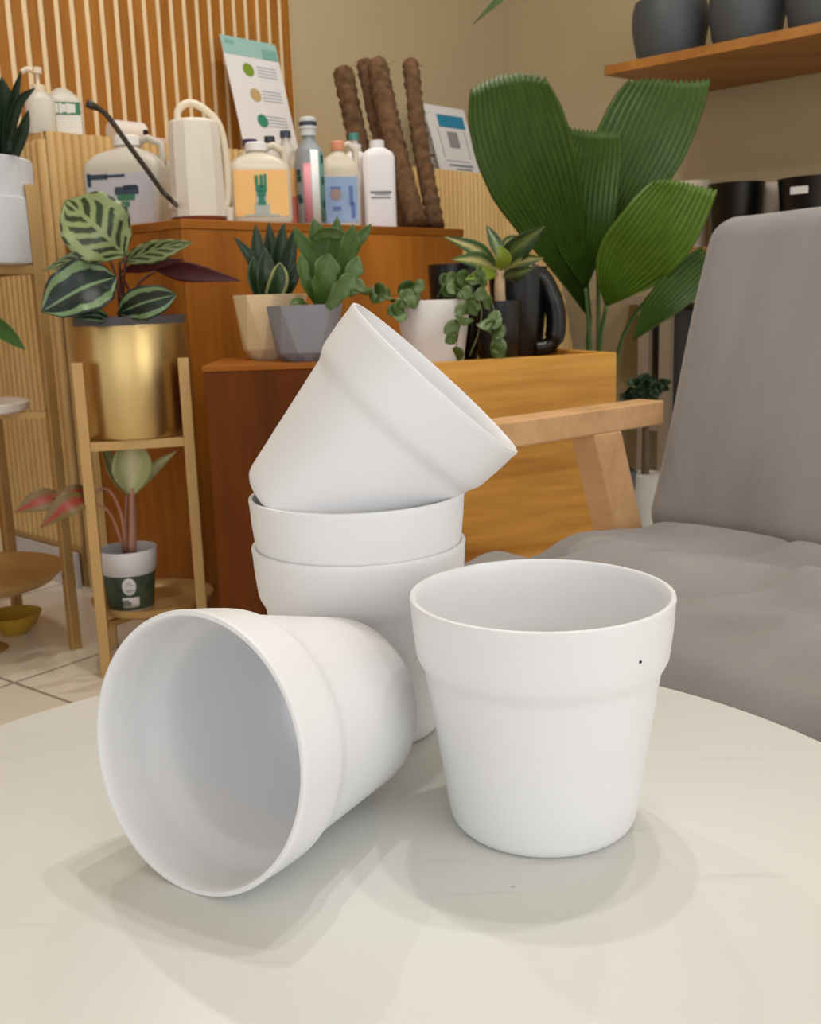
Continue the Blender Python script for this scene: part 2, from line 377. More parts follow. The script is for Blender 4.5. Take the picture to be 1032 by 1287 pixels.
# ------------------------------------------------------------------ white pots
PH = .110
def pot_profile():
    o = [(0, .0008), (.034, .0008), (.0385, 0), (.0410, .0006), (.0428, .0025), (.0438, .0055)]
    for i in range(1, 8): z = .0055 + (.0715-.0055)*i/7; o.append((.0438 + (.0534-.0438)*i/7, z))
    o += [(.0538, .0745), (.0549, .0772), (.0562, .0795), (.0573, .082), (.0578, .085), (.0590, .096), (.0596, .106), (.06, .1085), (.0597, .1096), (.0589, .11), (.0578, .1098), (.0571, .1088),
          (.0566, .104), (.0558, .090), (.0550, .083), (.0515, .0765), (.0506, .0715)]
    for i in range(1, 7): z = .0715 - (.0715-.006)*i/6; o.append((.0506 - (.0506-.0410)*i/6, z))
    o += [(.0385, .0034), (.034, .0027), (0, .0025)]
    return o
pot_me = None
def pot(loc, axis, label, spin=0):
    global pot_me
    if pot_me is None:
        o = MB().lathe(pot_profile(), 128).build('plant_pot', M_white, smooth=40); pot_me = o.data
    else: o = bpy.data.objects.new('plant_pot', pot_me); C.objects.link(o)
    o.matrix_basis = Matrix.Translation(loc) @ Vector(axis).to_track_quat('Z', 'Y').to_matrix().to_4x4()
    return tag(o, label, 'pot', 'white plastic pots on the round table')
pr = pot((.0581, .4569, ZT), (0, 0, 1), 'white pot standing upright alone at the right of the table')
dot = MB().lathe([(0, 0), (.0007, 0), (.0006, .0003), (0, .0004)], 10)
SX, SY = -.0296, .5719
pot((SX, SY, ZT), (0, 0, 1), 'bottom white pot of the stack, its base on the table')
pot((SX, SY, ZT+.0274), (0, 0, 1), 'white pot nested upright between the bottom pot and the tilted pot')
pot((-.0590, .5735, .6375), (.68896, -.03782, .72381), 'white pot tilted sideways in the mouth of the stack')
ph = .585; al = math.asin((.06-.0437)/PH)
ax = Vector((math.sin(ph)*math.cos(al), math.cos(ph)*math.cos(al), -math.sin(al)))
rc = Vector((-.0945, .4068, ZT + .06*math.cos(al)))
pot(rc + ax*PH, -ax, 'white pot lying on its side with its open mouth towards the viewer')
# dark speck on the upright pot
sp = on(808, 833, (0, .400), (1, 0))
d_ = Vector((sp.x-.0581, 0, 0)); yy = .4569 - math.sqrt(max(0, .0588**2 - d_.x**2))
o = dot.build('speck', M_black, pr); q = at(808, 833, yy)
nrm = Vector((q.x-.0581, q.y-.4569, 0)).normalized()
o.matrix_basis = pr.matrix_basis.inverted() @ Matrix.Translation((.0581+nrm.x*.0587, .4569+nrm.y*.0587, q.z)) @ nrm.to_track_quat('Z', 'Y').to_matrix().to_4x4(); o['label'] = 'tiny dark speck'

# ------------------------------------------------------------------ armchair
A = Vector((.372, 1.585, 0)); AW = R(-51.2)                       # local x: along the width, y: towards the back
ch = thing('armchair', 'grey fabric armchair with pale wooden arms beside the round table', 'chair', A, AW)
# local: x width 0..SWD, y = -depth (front) .. 0 (back)
SWD, SDP, ZS = .66, .54, .43
def cushion(x0, x1, y0, y1, z0, z1, crown, nx=22, ny=20, rr=.05):
    """superellipse slab with a soft crown and wrinkles"""
    b = MB(); cx, cy, cz = (x0+x1)/2, (y0+y1)/2, (z0+z1)/2; hx, hy, hz = (x1-x0)/2, (y1-y0)/2, (z1-z0)/2
    bmesh.ops.create_cube(b.bm, size=2)
    bmesh.ops.subdivide_edges(b.bm, edges=b.bm.edges[:], cuts=56, use_grid_fill=True)
    for v in b.bm.verts:
        x, y, z = v.co
        p = Vector((x*hx, y*hy, z*hz)); q = Vector((max(-hx+rr, min(hx-rr, p.x)), max(-hy+rr, min(hy-rr, p.y)), max(-hz+rr, min(hz-rr, p.z))))
        d = p - q
        if d.length > 1e-6:
            # map the cube corner zone onto a rounded corner
            m_ = max(abs(d.x), abs(d.y), abs(d.z)); d = d.normalized()*m_
        p = q + d
        p.z += crown*(1-x*x)*(1-y*y)*(1 if z > 0 else 0)*max(0, z)
        v.co = (cx+p.x, cy+p.y, cz+p.z)
    return b
def wrinkle(b, f):
    for v in b.bm.verts: v.co = f(v.co.copy())
    return b
def seatf(c):
    if c.z > ZS-.05:
        x, y = c.x, c.y
        c.z += .009*math.sin(30*y+7*x+1.5*math.sin(9*x))*math.exp(-((y+.25)/.22)**2) + .003*math.sin(46*y+13*x)
        c.z -= .010*math.exp(-((x-.33)/.2)**2-((y+.12)/.12)**2)
        for (ax_, ay_, bx_, by_, w_, d_) in CREASES:
            L2 = (bx_-ax_)**2 + (by_-ay_)**2; u = ((x-ax_)*(bx_-ax_)+(y-ay_)*(by_-ay_))/L2; e = ((x-ax_)*(by_-ay_)-(y-ay_)*(bx_-ax_))/math.sqrt(L2) - .012*math.sin(5*u)
            f = math.exp(-((u-.5)/.55)**4); c.z += f*d_*(-math.exp(-(e/w_)**2) + .8*math.exp(-((e-1.9*w_)/(1.3*w_))**2))
    return c
CI = (Matrix.Translation(A) @ Matrix.Rotation(AW, 4, 'Z')).inverted()
CREASES = []
for p0, p1, w_, d_ in (((600, 684), (860, 690), .014, .007), ((760, 706), (1030, 672), .013, .006), ((870, 748), (1040, 716), .016, .009), ((640, 664), (800, 662), .012, .004), ((900, 800), (1000, 762), .014, .004)):
    a_, b_ = CI @ atz(*p0, ZS), CI @ atz(*p1, ZS); CREASES.append((a_.x, a_.y, b_.x, b_.y, w_, d_))
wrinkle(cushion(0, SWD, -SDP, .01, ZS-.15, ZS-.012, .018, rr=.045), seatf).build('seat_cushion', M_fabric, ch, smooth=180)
BZ = at(890, 291, 1.675).z
bkb = cushion(-.01, SWD+.01, -.065, .065, -.03, (BZ-.40+.012)/math.cos(R(18.5)), 0, rr=.045)
def backf(c):
    x, y, z = c
    if y < 0: c.y -= .018*(1-((x-.33)/.34)**2)*max(0, 1-((z-.24)/.3)**2) - .003*math.sin(20*x+14*z)
    return c
wrinkle(bkb, backf)
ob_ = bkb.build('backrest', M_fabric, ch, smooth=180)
ob_.matrix_basis = Matrix.Translation((0, .045, .40)) @ Matrix.Rotation(R(-18.5), 4, 'X')
# seat frame
MB().box((SWD/2, -SDP/2, ZS-.18), (SWD-.02, SDP-.06, .05)).build('seat_frame', M_chairwood, ch, smooth=0, bevel=.004)
for sx, xx in ((0, -.035), (1, SWD+.035)):
    far = xx < 0
    # arm rail
    ZA = on(835, 500, A + Vector((math.cos(AW), math.sin(AW), 0))*xx, (-math.sin(AW), math.cos(AW))).z
    MB().box((xx, -.255, ZA-.0185), (.05, .60, .037)).build('armrest', M_chairwood, ch, smooth=0, bevel=.003)
    # slanting rear leg that carries the arm
    def bar(y0, z0, y1, z1, w, name):
        bb = MB(); pts = [(xx-.025, y0-w/2, z0), (xx+.025, y0-w/2, z0), (xx+.025, y0+w/2, z0), (xx-.025, y0+w/2, z0)]
        q2 = [(xx-.025, y1-w/2, z1), (xx+.025, y1-w/2, z1), (xx+.025, y1+w/2, z1), (xx-.025, y1+w/2, z1)]
        va = [bb.bm.verts.new(p) for p in pts]; vb = [bb.bm.verts.new(p) for p in q2]
        bb.bm.faces.new(va[::-1]); bb.bm.faces.new(vb)
        for k in range(4): bb.bm.faces.new((va[k], va[(k+1) % 4], vb[(k+1) % 4], vb[k]))
        bb.build(name, M_chairwood, ch, smooth=0, bevel=.003)
    bar(.10, 0, -.088, ZA-.036, .062, 'leg')
    bar(-.56, 0, -.47, ZA-.036, .055, 'leg')

# ------------------------------------------------------------------ front plant stand
SC = Vector((-.57, 2.205, 0)); SRD = .145; SA = R(237)
def plant_stand(name, label, c, rad, a0, hgt, bars, tray):
    root = thing(name, label, 'plant stand', c, a0)
    for k in range(4):
        a = PI/2*k
        MB().box((rad*math.cos(a), rad*math.sin(a), hgt/2), (.022, .022, hgt), rz=a+PI/4).build('leg', M_brass, root, smooth=0, bevel=.0015)
    for z in bars:
        b = MB()
        for k in range(4):
            a = PI/2*k; p = Vector((rad*math.cos(a), rad*math.sin(a), z)); q = Vector((rad*math.cos(a+PI/2), rad*math.sin(a+PI/2), z)); m_ = (p+q)/2
            b.box(m_, ((q-p).length-.015, .014, .018), rz=math.atan2((q-p).y, (q-p).x))
        b.build('crossbar', M_brass, root, smooth=0)
    return root
ZG = at(165, 545, 2.16).z - .006
st = plant_stand('plant_stand', 'square-legged gold plant stand holding the gold pot', SC, SRD, SA, .655, [ZG-.009], None)
# slats that carry the pot
MB().box((0, 0, ZG-.006), (2*SRD-.02, .02, .012)).box((0, 0, ZG-.006), (.02, 2*SRD-.02, .012)).build('pot_support', M_brass, st, smooth=0)
# lower tray
ZTR = at(165, 765, 2.16).z
MB().lathe([(0, -.004), (.10, -.004), (.118, .004), (.128, .018), (.131, .018), (.124, .002), (.102, -.008), (0, -.008)], 56, (0, 0, ZTR)).build('tray', M_brass, st)
MB().box((0, 0, ZTR-.014), (2*SRD-.02, .016, .012)).box((0, 0, ZTR-.014), (.016, 2*SRD-.02, .012)).build('crossbar', M_brass, st, smooth=0)
# gold pot with calathea
GR = .117; GH = at(165, 408, 2.09).z - ZG - .001
cp = thing('potted_calathea', 'striped-leaf calathea with purple undersides in a brushed gold pot', 'potted plant', (SC.x, SC.y, ZG))
MB().lathe([(0, 0), (GR-.006, 0), (GR-.002, .002), (GR, .006), (GR, GH-.002), (GR-.001, GH), (GR-.003, GH), (GR-.003, .006), (0, .006)], 96).build('pot', M_gold, cp)
MB().lathe([(GR-.012, .02), (GR-.0045, GH+.002), (GR-.0045, GH+.016), (GR-.008, GH+.016), (GR-.014, .02)], 64).build('inner_pot', mat('grow_pot_grey', (78, 78, 82), .6), cp)
MB().lathe([(0, GH+.006), (GR-.010, GH+.002), (GR-.012, GH-.02), (0, GH-.02)], 40).build('soil', M_soil, cp)
M_cal = leafmat('calathea_top', (44, 60, 34), (136, 150, 102), 'medallion', .4)
M_cal2 = leafmat('calathea_dark_top', (16, 32, 26), (112, 140, 100), 'margin', .42)
M_pur = leafmat('calathea_under', (58, 14, 20), (84, 24, 28), 'plain', .45)
M_stemp = mat('purple_stem', (94, 52, 48), .5)
leaf(cp, [(158, 322, 2.12), (122, 286, 2.08), (82, 252, 2.12)], 41, M_cal, 8, .12, ROUND, M_pur, 20, 12, wave=.10)
leaf(cp, [(150, 330, 2.14), (198, 313, 2.10), (243, 304, 2.10)], 13, M_cal, 25, .3, LANCE, M_pur, 18, 8)
leaf(cp, [(150, 342, 2.16), (190, 332, 2.14), (232, 326, 2.14)], 8, M_pur, 30, .1, LANCE, M_pur, label='burgundy underside of a turned leaf')
leaf(cp, [(196, 340, 2.2), (240, 342, 2.16), (303, 353, 2.14)], 12, M_pur, 12, .2, LANCE, M_pur, label='burgundy leaf turned over')
leaf(cp, [(146, 348, 2.12), (104, 362, 2.06), (52, 392, 2.04)], 31, M_cal2, 15, .3, ROUND, M_pur, 20, 12, wave=.16)
leaf(cp, [(138, 326, 2.18), (98, 326, 2.16), (54, 340, 2.16)], 10, M_cal, 30, .2, LANCE, M_pur)
leaf(cp, [(148, 394, 2.12), (182, 380, 2.06), (222, 370, 2.06)], 20, M_cal2, 10, .2, ROUND, M_pur, 18, 10, wave=.08)
leaf(cp, [(140, 402, 2.12), (118, 396, 2.08), (92, 400, 2.08)], 9, M_cal2, 20, .2, LANCE, M_pur)
for q in ([(156, 402, 2.2), (155, 365, 2.17), (158, 322, 2.12)], [(160, 402, 2.2), (152, 360, 2.18), (150, 330, 2.14)], [(166, 402, 2.2), (172, 360, 2.2), (196, 340, 2.2)],
          [(150, 402, 2.18), (150, 375, 2.14), (146, 348, 2.12)], [(152, 403, 2.18), (146, 350, 2.18), (138, 326, 2.18)], [(158, 404, 2.18), (152, 398, 2.14), (148, 394, 2.12)], [(163, 402, 2.2), (164, 370, 2.18), (150, 342, 2.16)]):
    stem(cp, q, .003, M_stemp)
# little pot on the tray
lp_c = at(166, 760, 2.19); LPZ = ZTR - .0038
k_ = 2.19/F
ag = thing('potted_aglaonema', 'small white pot with green wrap holding a pink and green aglaonema', 'potted plant', (lp_c.x, lp_c.y, LPZ))
lph = at(166, 690, 2.19).z - LPZ + .004
MB().lathe([(0, 0), (.044, 0), (.046, .003), (.055, lph*.62), (.0585, lph*.66), (.0625, lph-.002), (.0615, lph), (.0595, lph-.002), (.056, lph*.66), (.044, .008), (0, .006)], 56).build('pot', mat('small_white_pot', (212, 210, 212), .5), ag)
MB().lathe([(.0466, .006), (.0556, lph*.60), (.0560, lph*.605), (.0472, .004)], 56).build('paper_wrap', mat('green_photo_wrap', (58, 72, 56), .6, var=.45, scale=45), ag)
MB().lathe([(0, lph-.022), (.0555, lph-.024), (.05, lph-.04), (0, lph-.04)], 40).build('soil', M_soil, ag)
M_stk = mat('sticker_white', (222, 220, 220), .5)
def on_cone(a, z, r0=.0466, r1=.0556, z0=.006, z1=None, off=.0006):
    z1 = z1 or lph*.6; r = r0 + (r1-r0)*(z-z0)/(z1-z0) + off; return Vector((r*math.cos(a), r*math.sin(a), z))
def patch(root, name, m, a0, a1, z0, z1, off=.0006, rnd=False, lab=None):
    b = MB(); n = 12; g = []
    for i in range(n+1):
        row = []
        for j in range(n+1):
            u, v = -1+2*i/n, -1+2*j/n
            if rnd:
                x, y = u*math.sqrt(1-v*v/2), v*math.sqrt(1-u*u/2); u, v = x, y
            row.append(b.bm.verts.new(on_cone((a0+a1)/2+(a1-a0)/2*u, (z0+z1)/2+(z1-z0)/2*v, off=off)))
        g.append(row)
    for i in range(n):
        for j in range(n): b.bm.faces.new((g[i][j], g[i+1][j], g[i+1][j+1], g[i][j+1]))
    o = b.build(name, m, root, smooth=180, solid=.0003)
    if lab: o['label'] = lab
    return o
va = math.atan2(-lp_c.y, -lp_c.x)                      # towards the viewer
z_ = lph
rs = patch(ag, 'round_sticker', M_stk, va-.33, va+.22, z_*.29, z_*.58, rnd=True, lab='round white sticker')
b = MB()
for q, w in ((.50, .05), (.46, .10), (.38, .10), (.355, .08)):
    p = on_cone(va-.05, z_*q, off=.0010); b.box(p, (.0006, w*.16, .0016), rz=va-.05)
b.build('lettering', M_text, rs, smooth=0)
tg = patch(ag, 'price_tag', M_stk, va-.38, va+.34, z_*.08, z_*.25, lab='white paper tag')
b = MB()
for q, w, a in ((.20, .012, -.22), (.165, .020, -.20), (.13, .018, -.20)):
    p = on_cone(va+a, z_*q, off=.0010); b.box(p, (.0006, w, .0028), rz=va+a)
b.build('lettering', mat('dark_print', (50, 50, 54), .6), tg, smooth=0)
M_agg = leafmat('aglaonema_leaf', (160, 164, 114), (204, 200, 160), 'centre', .45)
M_agr = leafmat('aglaonema_red_leaf', (112, 92, 50), (146, 40, 34), 'centre', .45)
M_pink = mat('pink_stem', (178, 128, 108), .5)
leaf(ag, [(166, 622, 2.18), (164, 582, 2.16), (160, 548, 2.14)], 24, M_agg, 10, .35, (.12, .5, .85, 1, .95, .8, .55, .05), M_agg, 18, 10)
leaf(ag, [(160, 622, 2.20), (144, 590, 2.2), (127, 556, 2.22)], 11, M_agg, 30, .3, LANCE)
leaf(ag, [(168, 622, 2.2), (193, 588, 2.2), (223, 566, 2.2)], 7, M_agg, 40, .2, LANCE)
leaf(ag, [(80, 622, 2.12), (50, 630, 2.08), (18, 644, 2.06)], 14, M_agr, 20, .25, LANCE, M_agr)
leaf(ag, [(112, 626, 2.10), (84, 636, 2.05), (50, 664, 2.03)], 15, M_agr, 20, .3, LANCE, M_agr)
leaf(ag, [(116, 618, 2.13), (92, 618, 2.1), (62, 626, 2.1)], 8, M_agr, 30, .3, LANCE, M_agr)
lpt = (166, 694, 2.19)
stem(ag, [lpt, (166, 655, 2.19), (166, 612, 2.18)], (.0085, .006), M_pink)
stem(ag, [(158, 694, 2.19), (152, 645, 2.17), (134, 614, 2.15), (112, 626, 2.10)], .0035, M_pink)
stem(ag, [(156, 694, 2.19), (142, 652, 2.17), (124, 634, 2.14), (80, 622, 2.12)], .0035, M_pink)
stem(ag, [(160, 694, 2.19), (158, 650, 2.2), (160, 622, 2.20)], .003, M_pink)
stem(ag, [(170, 694, 2.19), (170, 650, 2.2), (168, 622, 2.20)], .003, M_pink)

# ------------------------------------------------------------------ left plant stand with white planter
S2 = Vector((-.994, 2.282, 0)); r2 = .22
st2 = plant_stand('plant_stand', 'taller gold plant stand at the left edge with white planter on top', S2, r2, R(-2), 1.016, [at(20, 330, 2.2).z-.012], None)
zb2 = at(20, 330, 2.2).z
MB().box((0, 0, zb2-.010), (2*r2-.02, .02, .014)).box((0, 0, zb2-.010), (.02, 2*r2-.02, .014)).build('pot_support', M_brass, st2, smooth=0)
zm = at(10, 515, 2.2).z
MB().lathe([(0, -.012), (.155, -.012), (.160, -.008), (.162, .006), (.158, .010), (0, .010)], 64, (0, 0, zm)).build('shelf_tray', mat('marble_white', (226, 220, 212), .35, var=.04), st2)
MB().box((0, 0, zm-.02), (2*r2-.02, .016, .014)).box((0, 0, zm-.02), (.016, 2*r2-.02, .014)).build('crossbar', M_brass, st2, smooth=0)
zd = at(10, 762, 2.12).z
MB().lathe([(0, .0), (.11, 0), (.17, .012), (.200, .034), (.203, .034), (.175, .008), (.115, -.006), (.02, -.006), (.016, -.02), (.016, -zd+.012), (.06, -zd+.002), (.06, -zd), (0, -zd)], 64, (0, 0, zd)).build('dish', M_brass, st2)
wp = thing('planter', 'white cylindrical planter with dark spiky plant at the left edge', 'potted plant', (S2.x+.005, S2.y+.01, zb2-.003))
WR = abs(at(41, 260, 2.29).x - S2.x - .005); WH = at(20, 190, 2.2).z - zb2
MB().lathe([(0, 0), (WR-.012, 0), (WR-.003, .003), (WR, .01), (WR*.995, WH*.62), (WR*.975, WH*.63), (WR*.985, WH-.003), (WR*.975, WH), (WR*.95, WH-.003), (WR*.94, .02), (0, .02)], 72).build('pot', mat('planter_white', (216, 220, 226), .5), wp)
MB().lathe([(0, WH-.03), (WR*.945, WH-.034), (WR*.93, WH-.06), (0, WH-.06)], 40).build('soil', M_soil, wp)
M_spk = leafmat('spiky_leaf', (14, 34, 22), (24, 54, 30))
for q, h in (([(2, 196, 2.25), (5, 140, 2.22), (2, 96, 2.2)], 13), ([(8, 196, 2.24), (13, 140, 2.22), (27, 88, 2.2)], 6), ([(8, 185, 2.24), (22, 132, 2.2), (44, 110, 2.18)], 5.5),
             ([(18, 195, 2.24), (28, 165, 2.21), (36, 138, 2.2)], 6.5), ([(-12, 195, 2.24), (-8, 140, 2.22), (-10, 80, 2.2)], 10), ([(-30, 195, 2.26), (-35, 140, 2.3), (-50, 100, 2.3)], 9), ([(-20, 195, 2.3), (-18, 140, 2.34), (-14, 90, 2.36)], 10)):
    leaf(wp, q, h, M_spk, 12, .35, BLADE)
# plant on the middle shelf; one blade hangs into view
mp_ = thing('potted_plant', 'green strap-leaved plant on the marble tier at the left edge', 'potted plant', (S2.x-.02, S2.y, zm+.0095))
MB().lathe([(0, 0), (.045, 0), (.06, .10), (.057, .10), (.042, .006), (0, .006)], 40).build('pot', mat('clay_pot', (150, 92, 62), .7), mp_)
MB().lathe([(0, .09), (.054, .088), (.05, .07), (0, .07)], 30).build('soil', M_soil, mp_)
M_strap = leafmat('strap_leaf', (44, 80, 24), (66, 104, 38))
for q in ([(-85, 430, 2.28), (-50, 388, 2.24), (0, 412, 2.2), (32, 440, 2.18)], [(-92, 430, 2.28), (-120, 380, 2.3), (-160, 370, 2.3), (-190, 400, 2.3)], [(-90, 430, 2.28), (-95, 380, 2.28), (-100, 350, 2.28)]):
    leaf(mp_, q, 11, M_strap, 15, .3, (.3, .5, .7, .9, 1, .9, .6, .02))
yb = thing('bowl', 'small yellow bowl on the floor behind the gold dish', 'bowl', (*(atz(28, 800, 0) + Vector((-.03, .03, 0))).xy, 0))
MB().lathe([(0, 0), (.03, 0), (.055, .022), (.068, .05), (.065, .05), (.052, .024), (.028, .005), (0, .005)], 40).build('shell', mat('yellow_glaze', (186, 150, 46), .35), yb)

# ------------------------------------------------------------------ things on the upper bench
def bp(px, py, s): return on(px, py, U0 + E2*s, E1)
def span(pxl, pxr, py, s):               # centre, width in m, of a thing whose axis stands s behind the front edge
    c = bp((pxl+pxr)/2, py, s); return c, (pxr-pxl)*(c-EYE).dot(ROT @ Vector((0, 0, -1)))/F
def lines(root, m, items, y, name='lettering'):   # thin raised print: (x, z, w, h)
    if len(items) <= 5:
        for x, z, w, h in items: MB().box((x, y, z), (w, .0006, h)).build(name, m, root, smooth=0)
        return
    b = MB()
    for x, z, w, h in items: b.box((x, y, z), (w, .0006, h))
    b.build(name, m, root, smooth=0)
FACE = R(12)                              # fronts of the containers turn towards the shop
def container(name, label, cat, pxl, pxr, ptop, s, z0, depth=.6, rot=FACE, group=None):
    c, w = span(pxl, pxr, 250, s); h = bp((pxl+pxr)/2, ptop, s).z - z0
    return thing(name, label, cat, (c.x, c.y, z0), rot, group), w, h
def jug(label, pxl, pxr, ptop, s, z0, m, lab=None, cap='jug_cap_white', capc=(232, 230, 226), labm=None, rot=FACE):
    t, w, h = container('jug', label, 'jug', pxl, pxr, ptop, s, z0, rot=rot, group='plastic jugs')
    hx, hy = w/2*.98, w*.36
    MB().loft([(0, hx*.94, hy*.94, .012), (.004, hx*.98, hy*.98, .015), (.012, hx, hy, .018), (h*.62, hx, hy, .018), (h*.70, hx*.96, hy*.96, .02), (h*.80, hx*.72, hy*.74, .02), (h*.86, hx*.36, hx*.36, .03), (h*.90, hx*.26, hx*.26, .03), (h*.95, hx*.26, hx*.26, .03)], 6).build('body', m, t, smooth=50)
    MB().lathe([(0, h*.89), (hx*.34, h*.89), (hx*.36, h*.90), (hx*.35, h*.985), (hx*.30, h), (0, h)], 28).build('cap', mat(cap, capc, .45), t)
    MB().tube([(hx*.25, 0, h*.93), (hx*.55, 0, h*.97), (hx*.88, 0, h*.90), (hx*.92, 0, h*.74), (hx*.86, 0, h*.62)], .009, 10).build('handle', m, t, smooth=180)
    if lab:
        z0_, z1_ = lab
        MB().box((0, -hy-.0004, h*(z0_+z1_)/2), (hx*1.72, .0016, h*(z1_-z0_))).build('label_sheet', labm, t, smooth=0)
    return t, hx, hy, h
M_trans = mat('translucent_plastic', (206, 196, 176), .35, var=.03)
M_transg = mat('cloudy_plastic', (196, 190, 176), .4, var=.03)
M_teal = mat('teal_print', (44, 128, 104), .6); M_dkgreen = mat('green_print', (56, 118, 84), .6); M_navy = mat('navy_print', (52, 66, 84), .6)
M_paper = mat('paper_white', (226, 224, 226), .8); M_lblw = mat('label_white', (222, 222, 216), .6)
# on the counter top at the left: pump bottle and jug with green band
def cpnt(px, py, s): return on(px, py, CC + E2*s, E1)
z0 = CTOP
def counter_thing(name, label, cat, pxl, pxr, ptop, s, rot=R(20)):
    c = cpnt((pxl+pxr)/2, 150, s); dpt = (c-EYE).dot(ROT @ Vector((0, 0, -1))); h = cpnt((pxl+pxr)/2, ptop, s).z - z0
    return thing(name, label, cat, (c.x, c.y, z0), rot), (pxr-pxl)*dpt/F, h
t, w, h = counter_thing('jug', 'cloudy white jug with green banded label on top of the counter', 'jug', 58, 103, 112, .12)
t['group'] = 'plastic jugs'
hx, hy = w/2, w*.4
MB().loft([(0, hx*.95, hy*.95, .015), (.006, hx, hy, .02), (h*.72, hx, hy, .02), (h*.84, hx*.86, hy*.8, .03), (h*.95, hx*.5, hy*.5, .03), (h, hx*.3, hy*.3, .02)], 6).build('body', M_transg, t, smooth=50)
lb_ = MB().box((.0, -hy-.0004, h*.40), (hx*1.72, .0016, h*.62)).build('label_sheet', M_lblw, t, smooth=0)
MB().box((0, -hy-.0016, h*.58), (hx*1.72, .001, h*.24)).build('green_band', M_dkgreen, lb_, smooth=0)
lines(lb_, M_lblw, [(-hx*.42, h*.58, .012, .024), (-hx*.18, h*.58, .008, .026), (.0, h*.58, .012, .02), (hx*.22, h*.58, .008, .026), (hx*.45, h*.58, .014, .022)], -hy-.0024)
t, w, h = counter_thing('pump_bottle', 'cloudy pump bottle with white pump head on top of the counter', 'bottle', 34, 70, 86, .06)
hx, hy = w/2, w*.42
MB().loft([(0, hx*.95, hy*.95, .02), (.006, hx, hy, .025), (h*.50, hx, hy, .025), (h*.58, hx*.75, hy*.7, .03), (h*.66, hx*.36, hx*.36, .03), (h*.70, hx*.36, hx*.36, .03)], 6).build('body', M_transg, t, smooth=50)
pm = mat('pump_white', (228, 208, 182), .4)
MB().lathe([(0, h*.64), (hx*.46, h*.64), (hx*.46, h*.74), (hx*.14, h*.75), (hx*.14, h*.9), (hx*.34, h*.91), (hx*.34, h), (0, h)], 24).tube([(0, 0, h*.96), (-hx*.7, 0, h*.97), (-hx*1.0, 0, h*.92)], .007, 8).build('pump_head', pm, t)
# sprayer lying on the counter top
c0 = cpnt(140, 162, .16); c1 = cpnt(212, 176, .16)
t = thing('hand_sprayer', 'white and pink hand sprayer lying on top of the counter', 'sprayer', (c0.x, c0.y, z0), RA); L_ = (c1-c0).length
b = MB(); b.tube([(0, 0, .045), (.10, 0, .045)], .032, 16).build('head', mat('sprayer_white', (222, 214, 206), .45), t)
b = MB(); b.tube([(.09, 0, .024), (L_+.12, 0, .018)], .018, 14).build('barrel', mat('sprayer_pink', (196, 166, 150), .5), t)
b = MB(); b.tube([(.09, -.02, .045), (.09, -.036, .045)], .008, 10).build('nozzle', M_black, t)
# big cloudy jug behind the spout of the watering can
t, hx, hy, h = jug('cloudy jug with blue grey label behind the thin watering can spout', 116, 216, 172, .36, ZB, M_transg, (.06, .58), labm=mat('label_bluegrey', (188, 188, 196), .6), rot=R(-8))
lines(t, M_navy, [(-hx*.55, h*.55, .05, .012), (-hx*.78, h*.52, .010, .03), (-hx*.1, h*.555, .05, .006), (hx*.18, h*.40, .06, .018), (hx*.28, h*.43, .035, .012)], -hy-.0018)
lines(t, M_dkgreen, [(hx*.15, h*.33, .045, .014), (hx*.12, h*.26, .022, .012)], -hy-.0018, 'green_lettering')
# watering can
c, w = span(217, 285, 270, .08)
wc_h = bp(250, 128, .08).z - ZB
t = thing('watering_can', 'tall white watering can with long thin dark spout on brown saucer', 'watering can', (c.x, c.y, ZB+.0085), R(20))
rr = w/2; hb = bp(250, 152, .08).z - ZB - .009
MB().lathe([(0, 0), (rr*.97, 0), (rr, .004), (rr*.98, hb*.5), (rr*.94, hb*.9), (rr*.90, hb*.98), (rr*.80, hb), (rr*.60, hb-.004), (0, hb-.004)], 12).build('body', mat('can_white', (226, 218, 204), .35), t, smooth=20, bevel=.004, seg=2)
hz = wc_h - .009
MB().tube(cat_rom([Vector(q) for q in ((-rr*.55, 0, hb-.006), (-rr*.5, 0, hz-.02), (-rr*.05, 0, hz-.004), (rr*.55, 0, hz-.022), (rr*.98, 0, hb*.92), (rr*1.12, 0, hb*.55), (rr*1.06, 0, hb*.2), (rr*.9, 0, hb*.1))], 30), .0085, 10).build('handle', mat('can_handle', (226, 212, 188), .4), t, smooth=180)
Mi = t.matrix_basis.inverted()
base = Vector((-rr*.85, -rr*.3, hb*.13))
pts = [base] + [Mi @ bp(x, y, .02) for x, y in ((214, 250), (204, 240), (186, 215), (160, 180), (140, 152), (128, 139), (110, 130))]
MB().tube(cat_rom(pts, 28), [.0055]*26 + [.0075, .0085, .0085], 10).build('spout', mat('spout_dark', (58, 48, 36), .4), t, smooth=180)
MB().tube([base + Vector((rr*.3, 0, -.004)), base + Vector((-rr*.25, 0, .003))], .012, 12).build('spout_collar', mat('can_white', (226, 218, 204), .35), t)
t2 = thing('saucer', 'brown saucer under the watering can', 'saucer', (c.x, c.y, ZB))
MB().lathe([(0, 0), (rr*.96, 0), (rr*1.04, .010), (rr*1.0, .011), (rr*.93, .008), (0, .008)], 40).build('dish', mat('brown_saucer', (124, 66, 38), .5), t2)
c, w = span(282, 295, 276, .03); hh = bp(288, 261, .03).z - ZB
t = thing('cup', 'tiny white cup between watering can and orange labelled jug', 'cup', (c.x, c.y, ZB))
MB().lathe([(0, 0), (w*.36, 0), (w*.5, hh), (w*.44, hh), (w*.3, .004), (0, .004)], 28).build('shell', mat('can_white', (226, 218, 204), .35), t)
